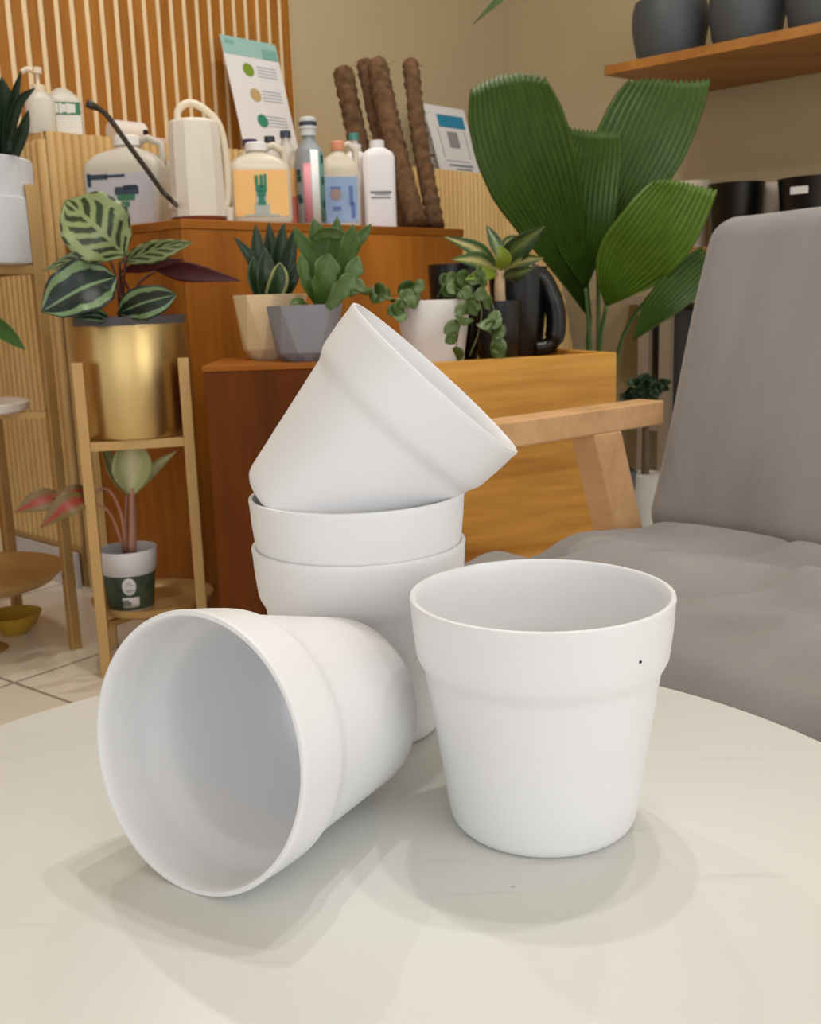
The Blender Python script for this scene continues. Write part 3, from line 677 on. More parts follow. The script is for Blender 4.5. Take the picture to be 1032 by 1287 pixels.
# orange labelled jug
M_org = mat('label_orange', (246, 196, 122), .55, var=.05, scale=14)
t, hx, hy, h = jug('clear jug with bright orange label and green lettering', 286, 365, 180, .08, ZB, M_trans, (.08, .64), labm=M_org, rot=R(14))
b = MB(); ys = -hy-.0016
b.box((0, ys, h*.17), (hx*.50, .001, h*.14)).box((0, ys, h*.095), (hx*1.1, .001, h*.03)).box((-hx*.02, ys, h*.30), (hx*.34, .001, h*.14)).build('pale_panel', mat('label_greygreen', (176, 186, 176), .6), t, smooth=0)
lines(t, M_teal, [(-hx*.14, h*.52, .008, .020), (hx*.02, h*.50, .008, .030), (hx*.14, h*.52, .006, .026), (0, h*.42, .026, .016), (0, h*.36, .020, .012), (0, h*.30, .014, .014), (0, h*.24, .018, .008)], -hy-.0026)
# narrow orange and pink bottle edge next to it
t, w, h = container('bottle', 'narrow bottle with orange and pink label wedged between jug and spray can', 'bottle', 364, 377, 190, .12, ZB)
MB().lathe([(0, 0), (w*.48, 0), (w*.5, .006), (w*.5, h*.78), (w*.42, h*.86), (w*.2, h*.92), (w*.2, h), (0, h)], 28).build('body', M_trans, t)
MB().lathe([(w*.505, h*.06), (w*.505, h*.40), (w*.5, h*.40), (w*.5, h*.06)], 28).build('pink_label', mat('pink_print', (222, 128, 112), .6), t)
MB().lathe([(w*.505, h*.41), (w*.505, h*.76), (w*.5, h*.76), (w*.5, h*.41)], 28).build('orange_label', M_org, t)
# tall striped spray can
t, w, h = container('spray_bottle', 'tall striped bottle in pink, white and green with dark banded cap', 'bottle', 374, 409, 150, .07, ZB, rot=R(-10))
r_ = w/2
MB().lathe([(0, 0), (r_*.97, 0), (r_, .004), (r_, h*.68), (r_*.92, h*.72), (r_*.45, h*.80), (r_*.42, h*.86), (0, h*.86)], 40).build('body', mat('bottle_grey', (150, 156, 160), .3), t)
MB().lathe([(0, h*.84), (r_*.56, h*.84), (r_*.56, h*.90), (r_*.62, h*.905), (r_*.62, h), (r_*.5, h+.003), (0, h+.003)], 32).build('cap', mat('cap_clear', (206, 208, 206), .3), t)
MB().lathe([(r_*.63, h*.93), (r_*.63, h*.97), (r_*.6, h*.97), (r_*.6, h*.93)], 32).build('cap_band', mat('cap_navy', (38, 46, 62), .5), t)
def strip(a0, a1, m, name, z0, z1):
    b = MB(); g = []
    for i in range(9):
        a = a0 + (a1-a0)*i/8; g.append((b.bm.verts.new((r_*1.008*math.cos(a), r_*1.008*math.sin(a), z0)), b.bm.verts.new((r_*1.008*math.cos(a), r_*1.008*math.sin(a), z1))))
    for p, q in zip(g, g[1:]): b.bm.faces.new((p[0], q[0], q[1], p[1]))
    b.build(name, m, t, smooth=180, solid=.0004)
vb = R(-90) + R(10)
strip(vb-.45, vb+.15, mat('pink_print2', (226, 150, 160), .5), 'pink_stripe', h*.03, h*.58)
strip(vb+.15, vb+.75, mat('stripe_white', (232, 238, 236), .4), 'white_stripe', h*.03, h*.70)
strip(vb+.75, vb+1.5, mat('stripe_green', (96, 138, 128), .5), 'green_stripe', h*.03, h*.68)
b = MB()
for z, a in ((.5, -.9), (.44, -.85), (.27, -.9), (.24, -.8)):
    b.box((r_*1.012*math.cos(vb+a), r_*1.012*math.sin(vb+a), h*z), (.001, r_*.45, h*.05), rz=vb+a)
for z in (.62, .42, .2): b.box((r_*1.014*math.cos(vb+1.1), r_*1.014*math.sin(vb+1.1), h*z), (.001, r_*.3, h*.07), rz=vb+1.1)
b.build('lettering', mat('deep_green_print', (30, 78, 74), .6), t, smooth=0)
# capped bottles in the row behind
for i, (pl, pr_, pt, cc, lab) in enumerate(((300, 336, 176, (66, 48, 92), 'clear bottle with purple cap in front of the leaning notice'), (330, 356, 172, (48, 52, 62), 'clear bottle with black cap behind the orange labelled jug'),
                                       (350, 376, 165, (58, 66, 84), 'clear bottle with dark blue cap behind the striped bottle'), (436, 460, 168, (70, 140, 130), 'pale bottle with teal cap behind the blue labelled jug'))):
    t, w, h = container('bottle', lab, 'bottle', pl, pr_, pt, .26, ZB, group='capped bottles in the back row'); r_ = w/2
    MB().lathe([(0, 0), (r_*.98, 0), (r_, .005), (r_, h*.74), (r_*.9, h*.80), (r_*.45, h*.88), (r_*.42, h*.93), (0, h*.93)], 32).build('body', mat('bottle_pale', (200, 194, 184), .3), t)
    MB().lathe([(0, h*.93), (r_*.52, h*.93), (r_*.52, h*.995), (r_*.45, h), (0, h)], 28).build('cap', mat('cap_%d' % i, cc, .4), t)
# blue labelled jug
t, hx, hy, h = jug('clear jug with orange cap and pale blue label', 402, 452, 178, .11, ZB, M_trans, (.06, .58), 'cap_orange', (226, 150, 116), mat('label_blue', (146, 172, 208), .6, var=.12, scale=16), rot=R(10))
b = MB(); b.lathe([(0, 0), (hx*.30, 0), (hx*.28, .0012), (0, .0012)], 24); bmesh.ops.rotate(b.bm, verts=b.bm.verts, cent=(0, 0, 0), matrix=Matrix.Rotation(PI/2, 3, 'X')); bmesh.ops.translate(b.bm, verts=b.bm.verts, vec=(-hx*.28, -hy-.001, h*.38))
b.build('emblem', mat('emblem_brown', (158, 136, 130), .6), t, smooth=0)
lines(t, mat('blue_print', (92, 116, 172), .6), [(hx*.50, h*.36, .010, .05), (hx*.58, h*.20, .010, .04), (-hx*.25, h*.22, .022, .010), (-hx*.28, h*.45, .026, .008)], -hy-.0018)
# two white bottles
def white_bottle(pl, pr_, pt, s, label, rot, txt):
    t, w, h = container('white_bottle', label, 'bottle', pl, pr_, pt, s, ZB, rot=rot, group='plain white bottles'); hx, hy = w/2, w*.34
    MB().loft([(0, hx*.96, hy*.96, .014), (.005, hx, hy, .018), (h*.80, hx, hy, .018), (h*.86, hx*.9, hy*.9, .02), (h*.905, hx*.55, hy*.7, .02), (h*.92, hx*.40, hx*.40, .03), (h*.93, hx*.38, hx*.38, .03)], 6).build('body', mat('bottle_white', (236, 232, 234), .4), t, smooth=50)
    MB().lathe([(0, h*.925), (hx*.44, h*.925), (hx*.44, h*.995), (hx*.36, h), (0, h)], 28).build('cap', mat('bottle_white', (236, 232, 234), .4), t)
    if txt: lines(t, M_text, [(0, h*.40, hx*1.3, .006), (0, h*.34, hx*1.2, .004), (hx*.1, h*.375, hx*.9, .0025)], -hy-.0006)
white_bottle(432, 466, 182, .17, 'plain white bottle half hidden behind the other white bottle', R(25), False)
white_bottle(456, 497, 177, .05, 'plain white bottle with grey lettering beside the coir poles', R(12), True)
# notice leaning on the slatted wall
def sheet(name, label, P, w, h, lean, m, ctx):
    t = thing(name, label, 'notice', P, RA); g = MB().box((0, 0, h/2), (w, .0025, h)).build('sheet', m, t, smooth=0)
    ctx(g, w, h); t.rotation_euler = (-lean, 0, RA); return t
def notice(g, w, h):
    MB().box((0, -.0018, h*.93), (w, .001, h*.14)).build('header_band', mat('teal_band', (152, 192, 186), .6), g, smooth=0)
    MB().box((-w*.36, -.0026, h*.955), (w*.16, .001, h*.03)).build('header_mark', mat('teal_band_dark', (120, 170, 162), .6), g, smooth=0)
    MB().box((w*.34, -.0026, h*.90), (w*.28, .001, h*.08)).build('header_mark', mat('teal_band_dark', (120, 170, 162), .6), g, smooth=0)
    for (x, z, cc, nm) in ((-.12, .755, (120, 150, 40), 'olive'), (-.09, .56, (190, 160, 112), 'tan'), (-.06, .36, (52, 134, 108), 'teal')):
        b = MB(); b.lathe([(0, 0), (w*.10, 0), (w*.095, .001), (0, .001)], 20); bmesh.ops.rotate(b.bm, verts=b.bm.verts, cent=(0, 0, 0), matrix=Matrix.Rotation(PI/2, 3, 'X')); bmesh.ops.translate(b.bm, verts=b.bm.verts, vec=(w*x, -.0014, h*z))
        b.build('icon', mat('icon_'+nm, cc, .6), g, smooth=0)
    it = []
    for zz in (.79, .765, .74, .715, .60, .575, .55, .525, .40, .375, .35, .325): it.append((w*.22, h*zz, w*.36, h*.009))
    lines(g, mat('pale_print', (168, 168, 178), .7), it, -.0016)
P = cpnt(346, 190, .26); PT = cpnt(318, 45, .38)
hs = math.hypot(cpnt(330, 48, .33).z - CTOP, .10)
sheet('notice', 'leaning paper notice with teal header and three round icons before slatted wall', (P.x, P.y, CTOP), .235, hs, math.asin(.11/hs), M_paper, notice)
# two posters further along the counter
def poster(g, w, h):
    MB().box((w*.08, -.0018, h*.80), (w*.66, .001, h*.17)).build('blue_header', mat('blue_header', (36, 134, 176), .6), g, smooth=0)
    MB().box((w*.03, -.0018, h*.55), (w*.26, .001, h*.22)).build('picture', mat('grey_picture', (150, 142, 148), .7), g, smooth=0)
    lines(g, M_text, [(0, h*.26, w*.6, .003), (w*.06, h*.20, w*.6, .008), (w*.12, h*.15, w*.4, .006), (-w*.3, h*.5, .003, h*.4), (w*.36, h*.5, .003, h*.4)], -.0016)
def poster2(g, w, h):
    lines(g, M_text, [(w*.05, h*.26, w*.28, .008), (-w*.2, h*.36, w*.14, .010)], -.0016)
for (xl, xr, yt, yb_, s, fn, lab) in ((555, 608, 133, 224, .20, poster, 'white poster with blue header leaning beside the fan palm leaf'), (540, 578, 137, 217, .27, poster2, 'plain white poster half hidden behind the coir poles')):
    p = cpnt((xl+xr)/2, yb_, s); a = cpnt(xl, yt, s+.05); b2 = cpnt(xr, yt, s+.05)
    hh = math.hypot(cpnt((xl+xr)/2, yt, s+.04).z - CTOP, .08)
    sheet('poster', lab, (p.x, p.y, CTOP), (a-b2).length*.92, hh, math.asin(.09/hh), M_paper, fn)
# coir poles
M_coir = mat('coir_fibre', (96, 68, 42), .95, var=.45, scale=40, bump=1.0, bscale=160)
def coir(px, label):
    P0, P1 = px
    z0p = ZB + .012
    a = on(P0[0], P0[1], U0 + E2*P0[2], E1); a = Vector((a.x, a.y, z0p)); b_ = on(P1[0], P1[1], U0 + E2*P1[2], E1)
    t = thing('coir_pole', label, 'moss pole', a, 0, 'coir poles leaning at the back of the bench')
    dv = b_ - a; n = 46; B_ = MB(); pts = []; rad = []
    rng = random.Random(P0[0]); sd = dv.cross(Vector((0, 1, 0))).normalized()
    for i in range(n+1):
        u = i/n; pts.append(dv*u + sd*(.008*math.sin(PI*u))); rad.append(P0[3]*(1 + .09*math.sin(i*2.1) + .08*rng.random()))
    rad[-1] *= .8
    B_.tube(pts, rad, 18); 
    for v in B_.bm.verts: v.co += Vector((rng.uniform(-1, 1), rng.uniform(-1, 1), rng.uniform(-1, 1)))*.0022
    B_.build('core', M_coir, t, smooth=180)
    f = MB()
    for k in range(90):
        u = rng.random()**.7; p = dv*u; a_ = rng.uniform(0, 2*PI); d = (Vector((math.cos(a_), math.sin(a_), rng.uniform(-.4, .6))))
        f.tube([p + d*P0[3]*.9, p + d*(P0[3]+rng.uniform(.003, .012 if u < .96 else .03))], .0006, 4)
    o = f.build('loose_fibre', M_coir, t, smooth=0); o['kind'] = 'stuff'
coir(((482, 300, .32, .030), (431, 88, .52)), 'leftmost of the coir poles, set apart behind the white bottle')
coir(((512, 300, .20, .024), (458, 79, .50)), 'coir pole pressed against the left side of the thick central pole')
coir(((525, 300, .10, .030), (474, 79, .40)), 'thick central coir pole of the leaning bunch')
coir(((549, 300, .09, .023), (516, 78, .30)), 'rightmost coir pole standing apart next to the posters')

# ------------------------------------------------------------------ plants on the step and oak bench
def facet_pot(name, label, px, pyb, pyt, halfw, Y, z0, m, plantcat='potted plant', n=9):
    c = at(px, pyb, Y); t = thing(name, label, plantcat, (c.x, c.y, z0)); k = (c-EYE).length/F; rw = halfw*k; h = at(px, pyt, Y).z - z0
    # diamond facets: alternating rings turned half a step
    b = MB(); rings = []
    prof = [(0, .58), (.16, .80), (.97, 1.0), (1, 1.0)]
    for i, (u, r) in enumerate(prof):
        rings.append([b.bm.verts.new((rw*r*math.cos(2*PI*(j+.5*(i % 2 if i < 3 else 0))/n), rw*r*math.sin(2*PI*(j+.5*(i % 2 if i < 3 else 0))/n), h*u)) for j in range(n)])
    for i in range(len(rings)-1):
        a, c2 = rings[i], rings[i+1]
        for j in range(n):
            if i == 2: b.bm.faces.new((a[j], a[(j+1) % n], c2[(j+1) % n], c2[j]))
            elif i % 2 == 0: b.bm.faces.new((a[j], a[(j+1) % n], c2[j])); b.bm.faces.new((a[(j+1) % n], c2[(j+1) % n], c2[j]))
            else: b.bm.faces.new((a[j], c2[(j+1) % n], c2[j])); b.bm.faces.new((a[j], a[(j+1) % n], c2[(j+1) % n]))
    b.bm.faces.new(rings[0][::-1])
    inner = [b.bm.verts.new((v.co.x*.92, v.co.y*.92, v.co.z)) for v in rings[-1]]; low = [b.bm.verts.new((v.co.x*.85, v.co.y*.85, h*.7)) for v in rings[-1]]
    for j in range(n):
        b.bm.faces.new((rings[-1][j], rings[-1][(j+1) % n], inner[(j+1) % n], inner[j])); b.bm.faces.new((inner[j], inner[(j+1) % n], low[(j+1) % n], low[j]))
    b.bm.faces.new(low)
    b.build('pot', m, t, smooth=0)
    MB().lathe([(0, h*.90), (rw*.84, h*.88), (rw*.8, h*.75), (0, h*.75)], 30).build('soil', M_soil, t)
    return t, rw, h
ysf = LB.y
t, rw, h = facet_pot('potted_succulent', 'cream faceted pot with dark green rosette on the brown step', 344, 455, 370, 45, 2.19, ZL, mat('cream_pot', (222, 196, 156), .55))
M_suc = leafmat('succulent_leaf', (22, 42, 22), (42, 66, 34)); M_suce = leafmat('succulent_edge', (40, 66, 36), (150, 150, 96), 'edge')
Yc = 2.19
for q, hw_, mm_ in (([(330, 372, Yc), (318, 330, Yc-.02), (294, 297, Yc-.03)], 7, M_suc), ([(334, 372, Yc), (325, 325, Yc), (321, 282, Yc)], 10, M_suc), ([(338, 372, Yc+.02), (340, 325, Yc+.03), (338, 279, Yc+.03)], 10, M_suc),
                    ([(345, 372, Yc), (350, 325, Yc), (357, 280, Yc)], 11, M_suc), ([(352, 372, Yc), (361, 328, Yc), (371, 286, Yc)], 10, M_suc), ([(342, 374, Yc-.05), (350, 352, Yc-.06), (352, 330, Yc-.05)], 12, M_suce),
                    ([(332, 374, Yc-.04), (322, 350, Yc-.05), (318, 322, Yc-.04)], 11, M_suc), ([(352, 374, Yc-.03), (366, 352, Yc-.04), (374, 330, Yc-.03)], 8, M_suc), ([(336, 374, Yc-.05), (334, 345, Yc-.06), (334, 312, Yc-.05)], 12, M_suc)):
    leaf(t, q, hw_, mm_, 10, .45, BLADE, thick=.002)
t, rw, h = facet_pot('potted_fern', 'grey faceted pot with bright green lobed plant on the brown step', 386, 458, 383, 47, 2.075, ZL, mat('grey_pot', (134, 134, 142), .55))
M_stag = leafmat('lobed_leaf', (44, 70, 20), (88, 118, 46), 'plain', .45); M_stag2 = leafmat('lobed_leaf_pale', (70, 98, 52), (108, 136, 84), 'plain', .45)
Yg = 2.075
for q, hw_, mm_ in (([(398, 384, Yg), (392, 330, Yg), (368, 284, Yg-.02)], 9, M_stag), ([(404, 384, Yg), (404, 325, Yg+.02), (394, 274, Yg+.02)], 13, M_stag), ([(412, 384, Yg), (420, 330, Yg), (424, 272, Yg)], 12, M_stag),
                    ([(418, 380, Yg), (436, 325, Yg-.02), (444, 282, Yg-.03)], 13, M_stag), ([(424, 360, Yg), (444, 312, Yg-.02), (467, 281, Yg-.02)], 7, M_stag), ([(420, 384, Yg-.03), (438, 352, Yg-.05), (452, 322, Yg-.05)], 11, M_stag2),
                    ([(402, 386, Yg-.03), (408, 352, Yg-.05), (414, 318, Yg-.04)], 17, M_stag), ([(412, 388, Yg-.05), (430, 362, Yg-.07), (446, 346, Yg-.07)], 12, M_stag2), ([(400, 384, Yg-.02), (384, 352, Yg-.04), (378, 318, Yg-.03)], 8, M_stag),
                    ([(388, 386, Yg-.04), (376, 378, Yg-.06), (364, 382, Yg-.07)], 4, M_stag), ([(392, 300, Yg-.01), (410, 292, Yg-.02), (436, 296, Yg-.03)], 7, M_stag)):
    leaf(t, q, hw_, mm_, 14, .3, (.3, .55, .7, .95, .8, 1, .7, .03), wave=.14, thick=.0016)
# white pot with trailing plant, on the oak bench
Yw = 2.19; zsurf = ZOS
c = at(546, 440, Yw); t = thing('trailing_plant', 'white round pot with small-leaved trailing vine on the oak bench', 'potted plant', (c.x, c.y, zsurf))
k = Yw/F; rw = 46*k; h = at(546, 377, Yw).z - zsurf
MB().lathe([(0, 0), (rw*.72, 0), (rw*.78, .004), (rw, h-.004), (rw*.98, h), (rw*.94, h-.003), (rw*.74, .01), (0, .01)], 56).build('pot', mat('vine_pot_white', (222, 218, 216), .5), t)
MB().lathe([(0, h-.012), (rw*.92, h-.014), (rw*.85, h-.03), (0, h-.03)], 32).build('soil', M_soil, t)
M_vine = leafmat('vine_leaf', (46, 70, 22), (90, 114, 50), 'plain', .5); M_vine2 = leafmat('vine_leaf_pale', (86, 112, 66), (128, 146, 98), 'plain', .5)
rng = random.Random(3)
vines = [[(530, 380, Yw), (512, 366, Yw-.03), (490, 372, Yw-.06), (462, 362, Yw-.07), (440, 352, Yw-.07)], [(535, 378, Yw), (520, 360, Yw-.02), (512, 372, Yw-.07), (500, 396, Yw-.09)],
         [(555, 378, Yw), (572, 362, Yw-.04), (586, 380, Yw-.10), (578, 410, Yw-.12), (572, 446, Yw-.12)], [(560, 378, Yw), (585, 366, Yw-.03), (604, 384, Yw-.09), (602, 416, Yw-.11), (590, 448, Yw-.12)],
         [(562, 378, Yw), (596, 352, Yw-.02), (618, 380, Yw-.08), (622, 410, Yw-.10), (616, 440, Yw-.11)], [(548, 376, Yw), (565, 350, Yw), (590, 348, Yw-.02), (606, 340, Yw-.02)]]
for vi, vn in enumerate(vines):
    stem(t, vn, .0012, mat('vine_stem', (92, 98, 56), .6), n=14)
    P_ = [Vector(q) for q in vn]; cr = cat_rom(P_, 12)
    for i in range(2, 13):
        if rng.random() < (.18 if vi < 5 else .5): continue
        p = cr[i]; a_ = rng.uniform(-2.6, -.4) + PI; ln = rng.uniform(16, 26)
        ex, ey = p.x + ln*math.cos(a_), p.y + ln*abs(math.sin(a_))*rng.uniform(.2, 1)
        leaf(t, [(p.x, p.y, p.z), ((p.x+ex)/2, (p.y+ey)/2-2, p.z-.012), (ex, ey, p.z-.016)], rng.uniform(7, 11), M_vine if rng.random() < .7 else M_vine2, rng.uniform(-35, 35), .25, ROUND, n=8, mm=4)
# black pots
def black_pot(name, label, px, hwp, pyt, Y, cat='pot'):
    c = at(px, 440, Y); t = thing(name, label, cat, (c.x, c.y, zsurf)); k = Y/F; r = hwp*k; h = at(px, pyt, Y).z - zsurf
    MB().lathe([(0, 0), (r*.74, 0), (r*.80, .006), (r*.94, h*.55), (r, h-.01), (r*1.0, h), (r*.95, h), (r*.90, h*.55), (r*.74, .014), (0, .014)], 56).build('body', M_black, t)
    return t, r, h
t, r_, h = black_pot('black_pot', 'glossy black pot behind the white pot of vines', 574, 33, 332, 2.345)
t['group'] = 'black pots on the oak bench'
t, r_, h = black_pot('black_pitcher', 'big rounded black pitcher with loop handle on the oak bench', 652, 36, 336, 2.36)
org = t.matrix_basis.inverted()
hp = [org @ at(x, y, 2.33) for x, y in ((666, 342), (684, 352), (697, 385), (698, 418), (690, 434), (672, 438))]
MB().tube(cat_rom(hp, 24), [.020]*8 + [.022]*9 + [.018]*8, 14).build('handle', M_black, t, smooth=180)
t, r_, h = black_pot('potted_dumb_cane', 'black pot with tall-stemmed cream and green aglaonema on the oak bench', 626, 30, 378, 2.24, 'potted plant')
MB().lathe([(0, h-.015), (r_*.92, h-.016), (r_*.85, h-.04), (0, h-.04)], 32).build('soil', M_soil, t)
Ya = 2.24
M_agl = leafmat('cream_centre_leaf', (52, 82, 34), (184, 174, 112), 'centre'); M_agd = leafmat('dark_centre_leaf', (34, 62, 28), (104, 122, 66), 'centre'); M_agb = leafmat('bright_leaf', (112, 134, 34), (140, 152, 60))
M_cst = mat('cream_stem', (206, 176, 138), .5)
stem(t, [(630, 392, Ya), (628, 365, Ya), (629, 332, Ya)], (.0125, .0105), M_cst)
for q, hw_, mm_ in (([(627, 338, Ya), (598, 314, Ya-.03), (557, 297, Ya-.05)], 10, M_agl), ([(630, 336, Ya), (652, 310, Ya-.04), (685, 284, Ya-.07)], 15, M_agd), ([(628, 330, Ya), (622, 304, Ya+.03), (611, 282, Ya+.05)], 8, M_agd),
                    ([(627, 340, Ya), (600, 328, Ya-.05), (568, 326, Ya-.08)], 11, M_agl), ([(631, 342, Ya), (656, 328, Ya-.03), (684, 324, Ya-.04)], 9, M_agl), ([(632, 348, Ya), (650, 344, Ya-.05), (672, 336, Ya-.07)], 9, M_agd),
                    ([(629, 340, Ya-.03), (632, 324, Ya-.06), (628, 308, Ya-.07)], 10, M_agb), ([(626, 345, Ya-.02), (606, 345, Ya-.06), (584, 352, Ya-.09)], 8, M_agb), ([(629, 334, Ya+.01), (638, 306, Ya+.04), (652, 296, Ya+.05)], 8, M_agl)):
    leaf(t, q, hw_, mm_, 16, .3, LANCE)
for q in ([(628, 392, Ya), (612, 372, Ya-.01), (600, 365, Ya-.02), (594, 385, Ya-.05)],):
    stem(t, q, .0025, M_cst)

# ------------------------------------------------------------------ fan palm on the floor behind the oak bench
Yp = 2.85
pc = at(752, 445, Yp); t = thing('fan_palm', 'tall fan palm with broad pleated leaves rising behind the oak bench', 'potted plant', (pc.x, pc.y, 0))
MB().lathe([(0, 0), (.08, 0), (.085, .006), (.105, .26), (.108, .27), (.10, .275), (.097, .26), (.08, .02), (0, .02)], 56).build('pot', M_dgrey, t)
MB().lathe([(0, .25), (.095, .248), (.09, .22), (0, .22)], 40).build('soil', M_soil, t)
M_palm = leafmat('palm_leaf', (42, 66, 14), (70, 98, 28), 'plain', .45); M_palm2 = leafmat('palm_leaf_bright', (62, 92, 18), (98, 128, 36), 'plain', .45); M_palmd = leafmat('palm_leaf_deep', (38, 62, 12), (66, 98, 26), 'plain', .45)
M_pst = mat('palm_stem', (58, 92, 40), .5)
FAN1 = (.03, .24, .48, .74, .95, 1, .96, .80); 
leaf(t, [(742, 400, Yp-.02), (704, 303, Yp-.06), (659, 196, Yp-.10), (634, 96, Yp-.08)], 57, M_palm, 14, .20, FAN1, n=24, pleats=16, teeth=.55, rnd=(.35, .6))
leaf(t, [(752, 330, Yp+.06), (778, 246, Yp+.05), (815, 165, Yp+.05), (842, 102, Yp+.08)], 52, M_palm, -12, .25, (.04, .32, .66, .92, 1, 1, .95, .86), n=24, pleats=15, teeth=.5, rnd=(.5, .0), skew=.30)
leaf(t, [(736, 362, Yp-.05), (732, 300, Yp-.06), (735, 235, Yp-.05), (748, 166, Yp)], 41, M_palmd, -8, .35, (.04, .38, .72, .95, 1, .98, .9, .75), n=22, pleats=13, teeth=.5)
leaf(t, [(762, 384, Yp-.10), (786, 338, Yp-.14), (828, 285, Yp-.2), (862, 230, Yp-.2)], 46, M_palm2, 10, .2, (.04, .45, .78, .97, 1, .98, .9, .78), n=22, pleats=14, teeth=.5, rnd=(.4, .1), skew=.5)
leaf(t, [(896, 322, Yp-.16), (850, 368, Yp-.2), (820, 398, Yp-.2), (796, 428, Yp-.2)], 24, M_palm, 25, .3, (.7, .95, 1, .9, .75, .55, .3, .02), n=18, pleats=9)
for q in ([(pc.x-.03, pc.y, .25), (738, 445, Yp-.02), (742, 400, Yp-.02)], [(pc.x, pc.y, .25), (752, 445, Yp+.02), (752, 330, Yp+.06)], [(pc.x-.02, pc.y-.03, .25), (742, 445, Yp-.03), (736, 362, Yp-.05)],
          [(pc.x+.01, pc.y-.02, .25), (754, 445, Yp-.04), (762, 384, Yp-.10)], [(pc.x+.03, pc.y, .25), (780, 430, Yp), (860, 330, Yp-.1), (896, 322, Yp-.16)]):
    org = t.matrix_basis.inverted()
    pts = [Vector(q[0])] + [at(*r) for r in q[1:]]
    MB().tube([org @ p for p in cat_rom(pts, 14)], .0055, 8).build('stem', M_pst, t, smooth=180)

# ------------------------------------------------------------------ wall shelf with dark pots, rack, far plants
ZSH = 1.5
f0 = atz(759, 95, ZSH); b0 = on(889, 114, K, D2)
SHD = (Vector((f0.x, f0.y, 0)) - K).dot(-E1)       # how far the shelf stands out from the wall
s0 = (Vector((f0.x, f0.y, 0)) - K).dot(D2); s1 = (Vector((b0.x, b0.y, 0)) - K).dot(D2)
pf = K - E1*SHD + D2*s0; pb = K - E1*.002 + D2*s1
pe = K - E1*.002 + D2*(s0+1.9); pe2 = K - E1*SHD + D2*(s0+1.9)
sh = thing('wall_shelf', 'warm wooden wall shelf at the upper right under dark grey pots', 'shelf', (0, 0, 0))
MB().prism([(pf.x, pf.y), (pe2.x, pe2.y), (pe.x, pe.y), (pb.x, pb.y)], ZSH, ZSH+.032).build('board', wood('shelf_wood', (150, 98, 42), (182, 126, 62), 'X', 5), sh, smooth=0, bevel=.002)
for px, hwp, Y_, lab in ((842, 47, None, 'leftmost dark grey pot at the end of the wall shelf'), (938, 47, None, 'dark grey pot in the middle of the wall shelf row'), (1034, 47, None, 'dark grey pot cut by the right edge of the picture on the wall shelf')):
    p = on(px, 60, K - E1*(SHD*.5), D2); dpt = (p-EYE).dot(ROT @ Vector((0, 0, -1))); r = hwp*dpt/F
    o = MB().lathe([(0, 0), (r*.66, 0), (r*.70, .004), (r*.90, r*.55), (r, r*1.1), (r*.99, r*1.5), (r*.93, r*1.75), (r*.90, r*1.75), (r*.94, r*1.4), (r*.85, r*.55), (r*.62, .02), (0, .02)], 64).build('round_pot', M_dgrey)
    o.location = (p.x, p.y, ZSH+.032); tag(o, lab, 'pot', 'dark grey pots on the wall shelf')
# metal rack along the right wall
RP = K - E1*.42 
def rk(px, py, off): return on(px, py, K - E1*off, D2)
l0 = rk(772, 372, .40); l1 = rk(871, 311, .40); z_low = rk(800, 374, .40).z; z_hi = l1.z
sA = (Vector((l0.x, l0.y, 0)) - K).dot(D2) - .12; 
rack = thing('storage_rack', 'grey metal rack with wooden top shelf behind the armchair', 'rack', K + D2*sA - E1*.40, math.atan2(D2.y, D2.x))
# local x along D2, y towards the wall (+E1)
M_steel = mat('rack_steel', (150, 138, 122), .5, .2)
s871 = (Vector((l1.x, l1.y, 0)) - K).dot(D2) - sA
MB().box((s871+.55, .19, z_hi-.015), (1.25, .38, .03)).build('top_shelf', wood('rack_board', (140, 100, 62), (168, 124, 80), 'X', 5), rack, smooth=0)
MB().box((.75, .19, z_low-.012), (1.6, .36, .024)).build('shelf_board', M_steel, rack, smooth=0)
MB().box((.75, .19, .24), (1.6, .36, .024)).build('shelf_board', M_steel, rack, smooth=0)
s808 = (Vector((rk(808, 400, .40).x, rk(808, 400, .40).y, 0)) - K).dot(D2) - sA
for x_, top in ((s808, z_low), (s808+.09, z_hi-.03), (1.5, z_hi-.03)):
    for y_ in (.02, .36): MB().box((x_, y_, top/2), (.045, .03, top)).build('leg', M_steel, rack, smooth=0)
def rack_pot(px, hwp, pyt, off, z, m, lab, cat='pot', name='rack_pot', group='pots on the rack behind the armchair'):
    p = rk(px, 260, off); dpt = (p-EYE).dot(ROT @ Vector((0, 0, -1))); r = hwp*dpt/F; h = rk(px, pyt, off).z - z
    o = MB().lathe([(0, 0), (r*.80, 0), (r*.83, .004), (r*.98, h-.006), (r, h), (r*.95, h), (r*.92, h-.01), (r*.78, .02), (0, .02)], 48).build(name, m)
    o.location = (p.x, p.y, z); return tag(o, lab, cat, group)
M_wp = mat('rack_white_pot', (224, 212, 194), .45)
rack_pot(867, 26, 229, .20, z_hi, M_wp, 'white pot at the left end of the rack beside the palm leaf')
bp1 = rack_pot(925, 35, 231, .24, z_hi, M_black, 'tapered black pot standing in front of the white pots on the rack')
rack_pot(972, 15, 230, .10, z_hi, M_wp, 'narrow white pot between the two black pots on the rack')
bp2 = rack_pot(1024, 46, 224, .24, z_hi, M_black, 'wide black pot with white sticker at the right edge on the rack')
p = rk(1003, 234, .24); nrm = (EYE - bp2.location); nrm.z = 0; 
hh2 = max(v.co.z for v in bp2.data.vertices); r2_ = max(v.co.x for v in bp2.data.vertices)
va2 = math.atan2(nrm.y, nrm.x) - .42
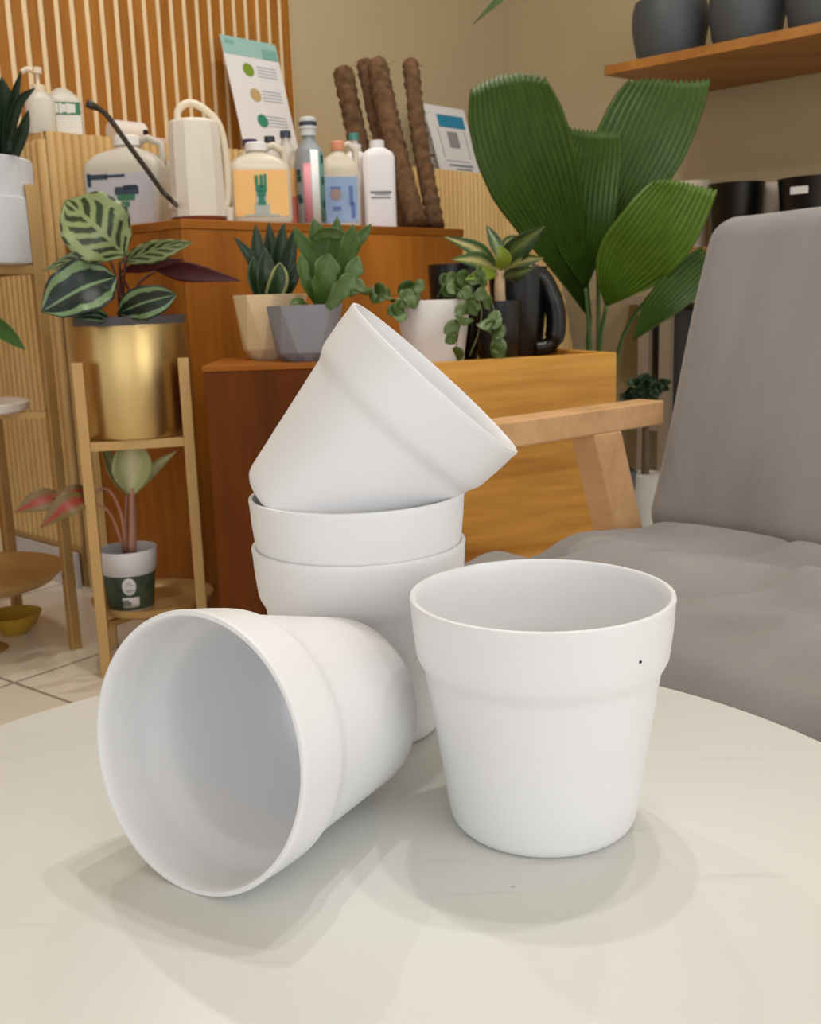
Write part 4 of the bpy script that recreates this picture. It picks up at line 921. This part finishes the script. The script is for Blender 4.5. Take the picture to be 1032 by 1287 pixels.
o = MB().box((0, 0, 0), (.0015, .062, .024)).build('sticker', M_stk, bp2, smooth=0); o.location = (r2_*.985*math.cos(va2), r2_*.985*math.sin(va2), hh2-.045); o.rotation_euler = (0, 0, va2); o['label'] = 'white sticker'
# dark bin below the rack shelf, low plant and white pot on the floor
p = rk(850, 420, .22); 
t = thing('dark_bin', 'dark tall bin on the low rack shelf behind the armchair', 'bin', (p.x, p.y, .252))
MB().lathe([(0, 0), (.10, 0), (.125, z_low-.30), (.12, z_low-.30), (.095, .01), (0, .01)], 40).build('shell', mat('bin_dark', (38, 34, 32), .6), t)
Yl = 3.05
p = at(812, 520, Yl); t = thing('low_bush', 'dark leafy plant in tall planter behind the armrest', 'potted plant', (p.x, p.y, 0))
hz = at(812, 528, Yl).z
MB().lathe([(0, 0), (.05, 0), (.055, .005), (.065, hz-.16), (0, hz-.16)], 32).build('pot', mat('bush_pot', (196, 194, 190), .6), t)
MB().lathe([(.0, hz-.17), (.012, hz-.17), (.010, hz), (0, hz)], 10).build('stem', mat('bush_stem', (96, 78, 56), .7), t)
for i in range(46):
    a_ = rng.uniform(0, 2*PI); x0, y0 = 806+rng.uniform(-22, 26), 492+rng.uniform(-14, 16)
    leaf(t, [(x0, y0, Yl+rng.uniform(-.06, .06)), (x0+9*math.cos(a_), y0+6*math.sin(a_), Yl-.02), (x0+19*math.cos(a_), y0+12*math.sin(a_), Yl-.03)], 6, M_green_dark, rng.uniform(-40, 40), .2, LANCE, n=6, mm=4)
# ------------------------------------------------------------------ hanging plant whose leaf tip reaches into view
Yh = 2.2
hb = at(650, -190, Yh); t = thing('hanging_plant', 'green leaf tip of a hanging plant at the top edge of the picture', 'plant', (hb.x, hb.y, hb.z))
MB().lathe([(0, 0), (.05, 0), (.075, .10), (.07, .10), (.045, .006), (0, .006)], 36).build('pot', M_dgrey, t)
MB().tube([(0, 0, .09), (0, 0, 2.88-hb.z)], .002, 6).build('cord', M_black, t)
leaf(t, [(655, -232, Yh-.02), (700, -150, Yh-.10), (650, -30, Yh-.12), (595, 30, Yh-.12)], 9, M_palm, 20, .2, LANCE)
struct(MB().box((0, 1.5, 2.95), (9, 11, .1)).build('ceiling', mat('ceiling_white', (228, 222, 210), .9), smooth=0))
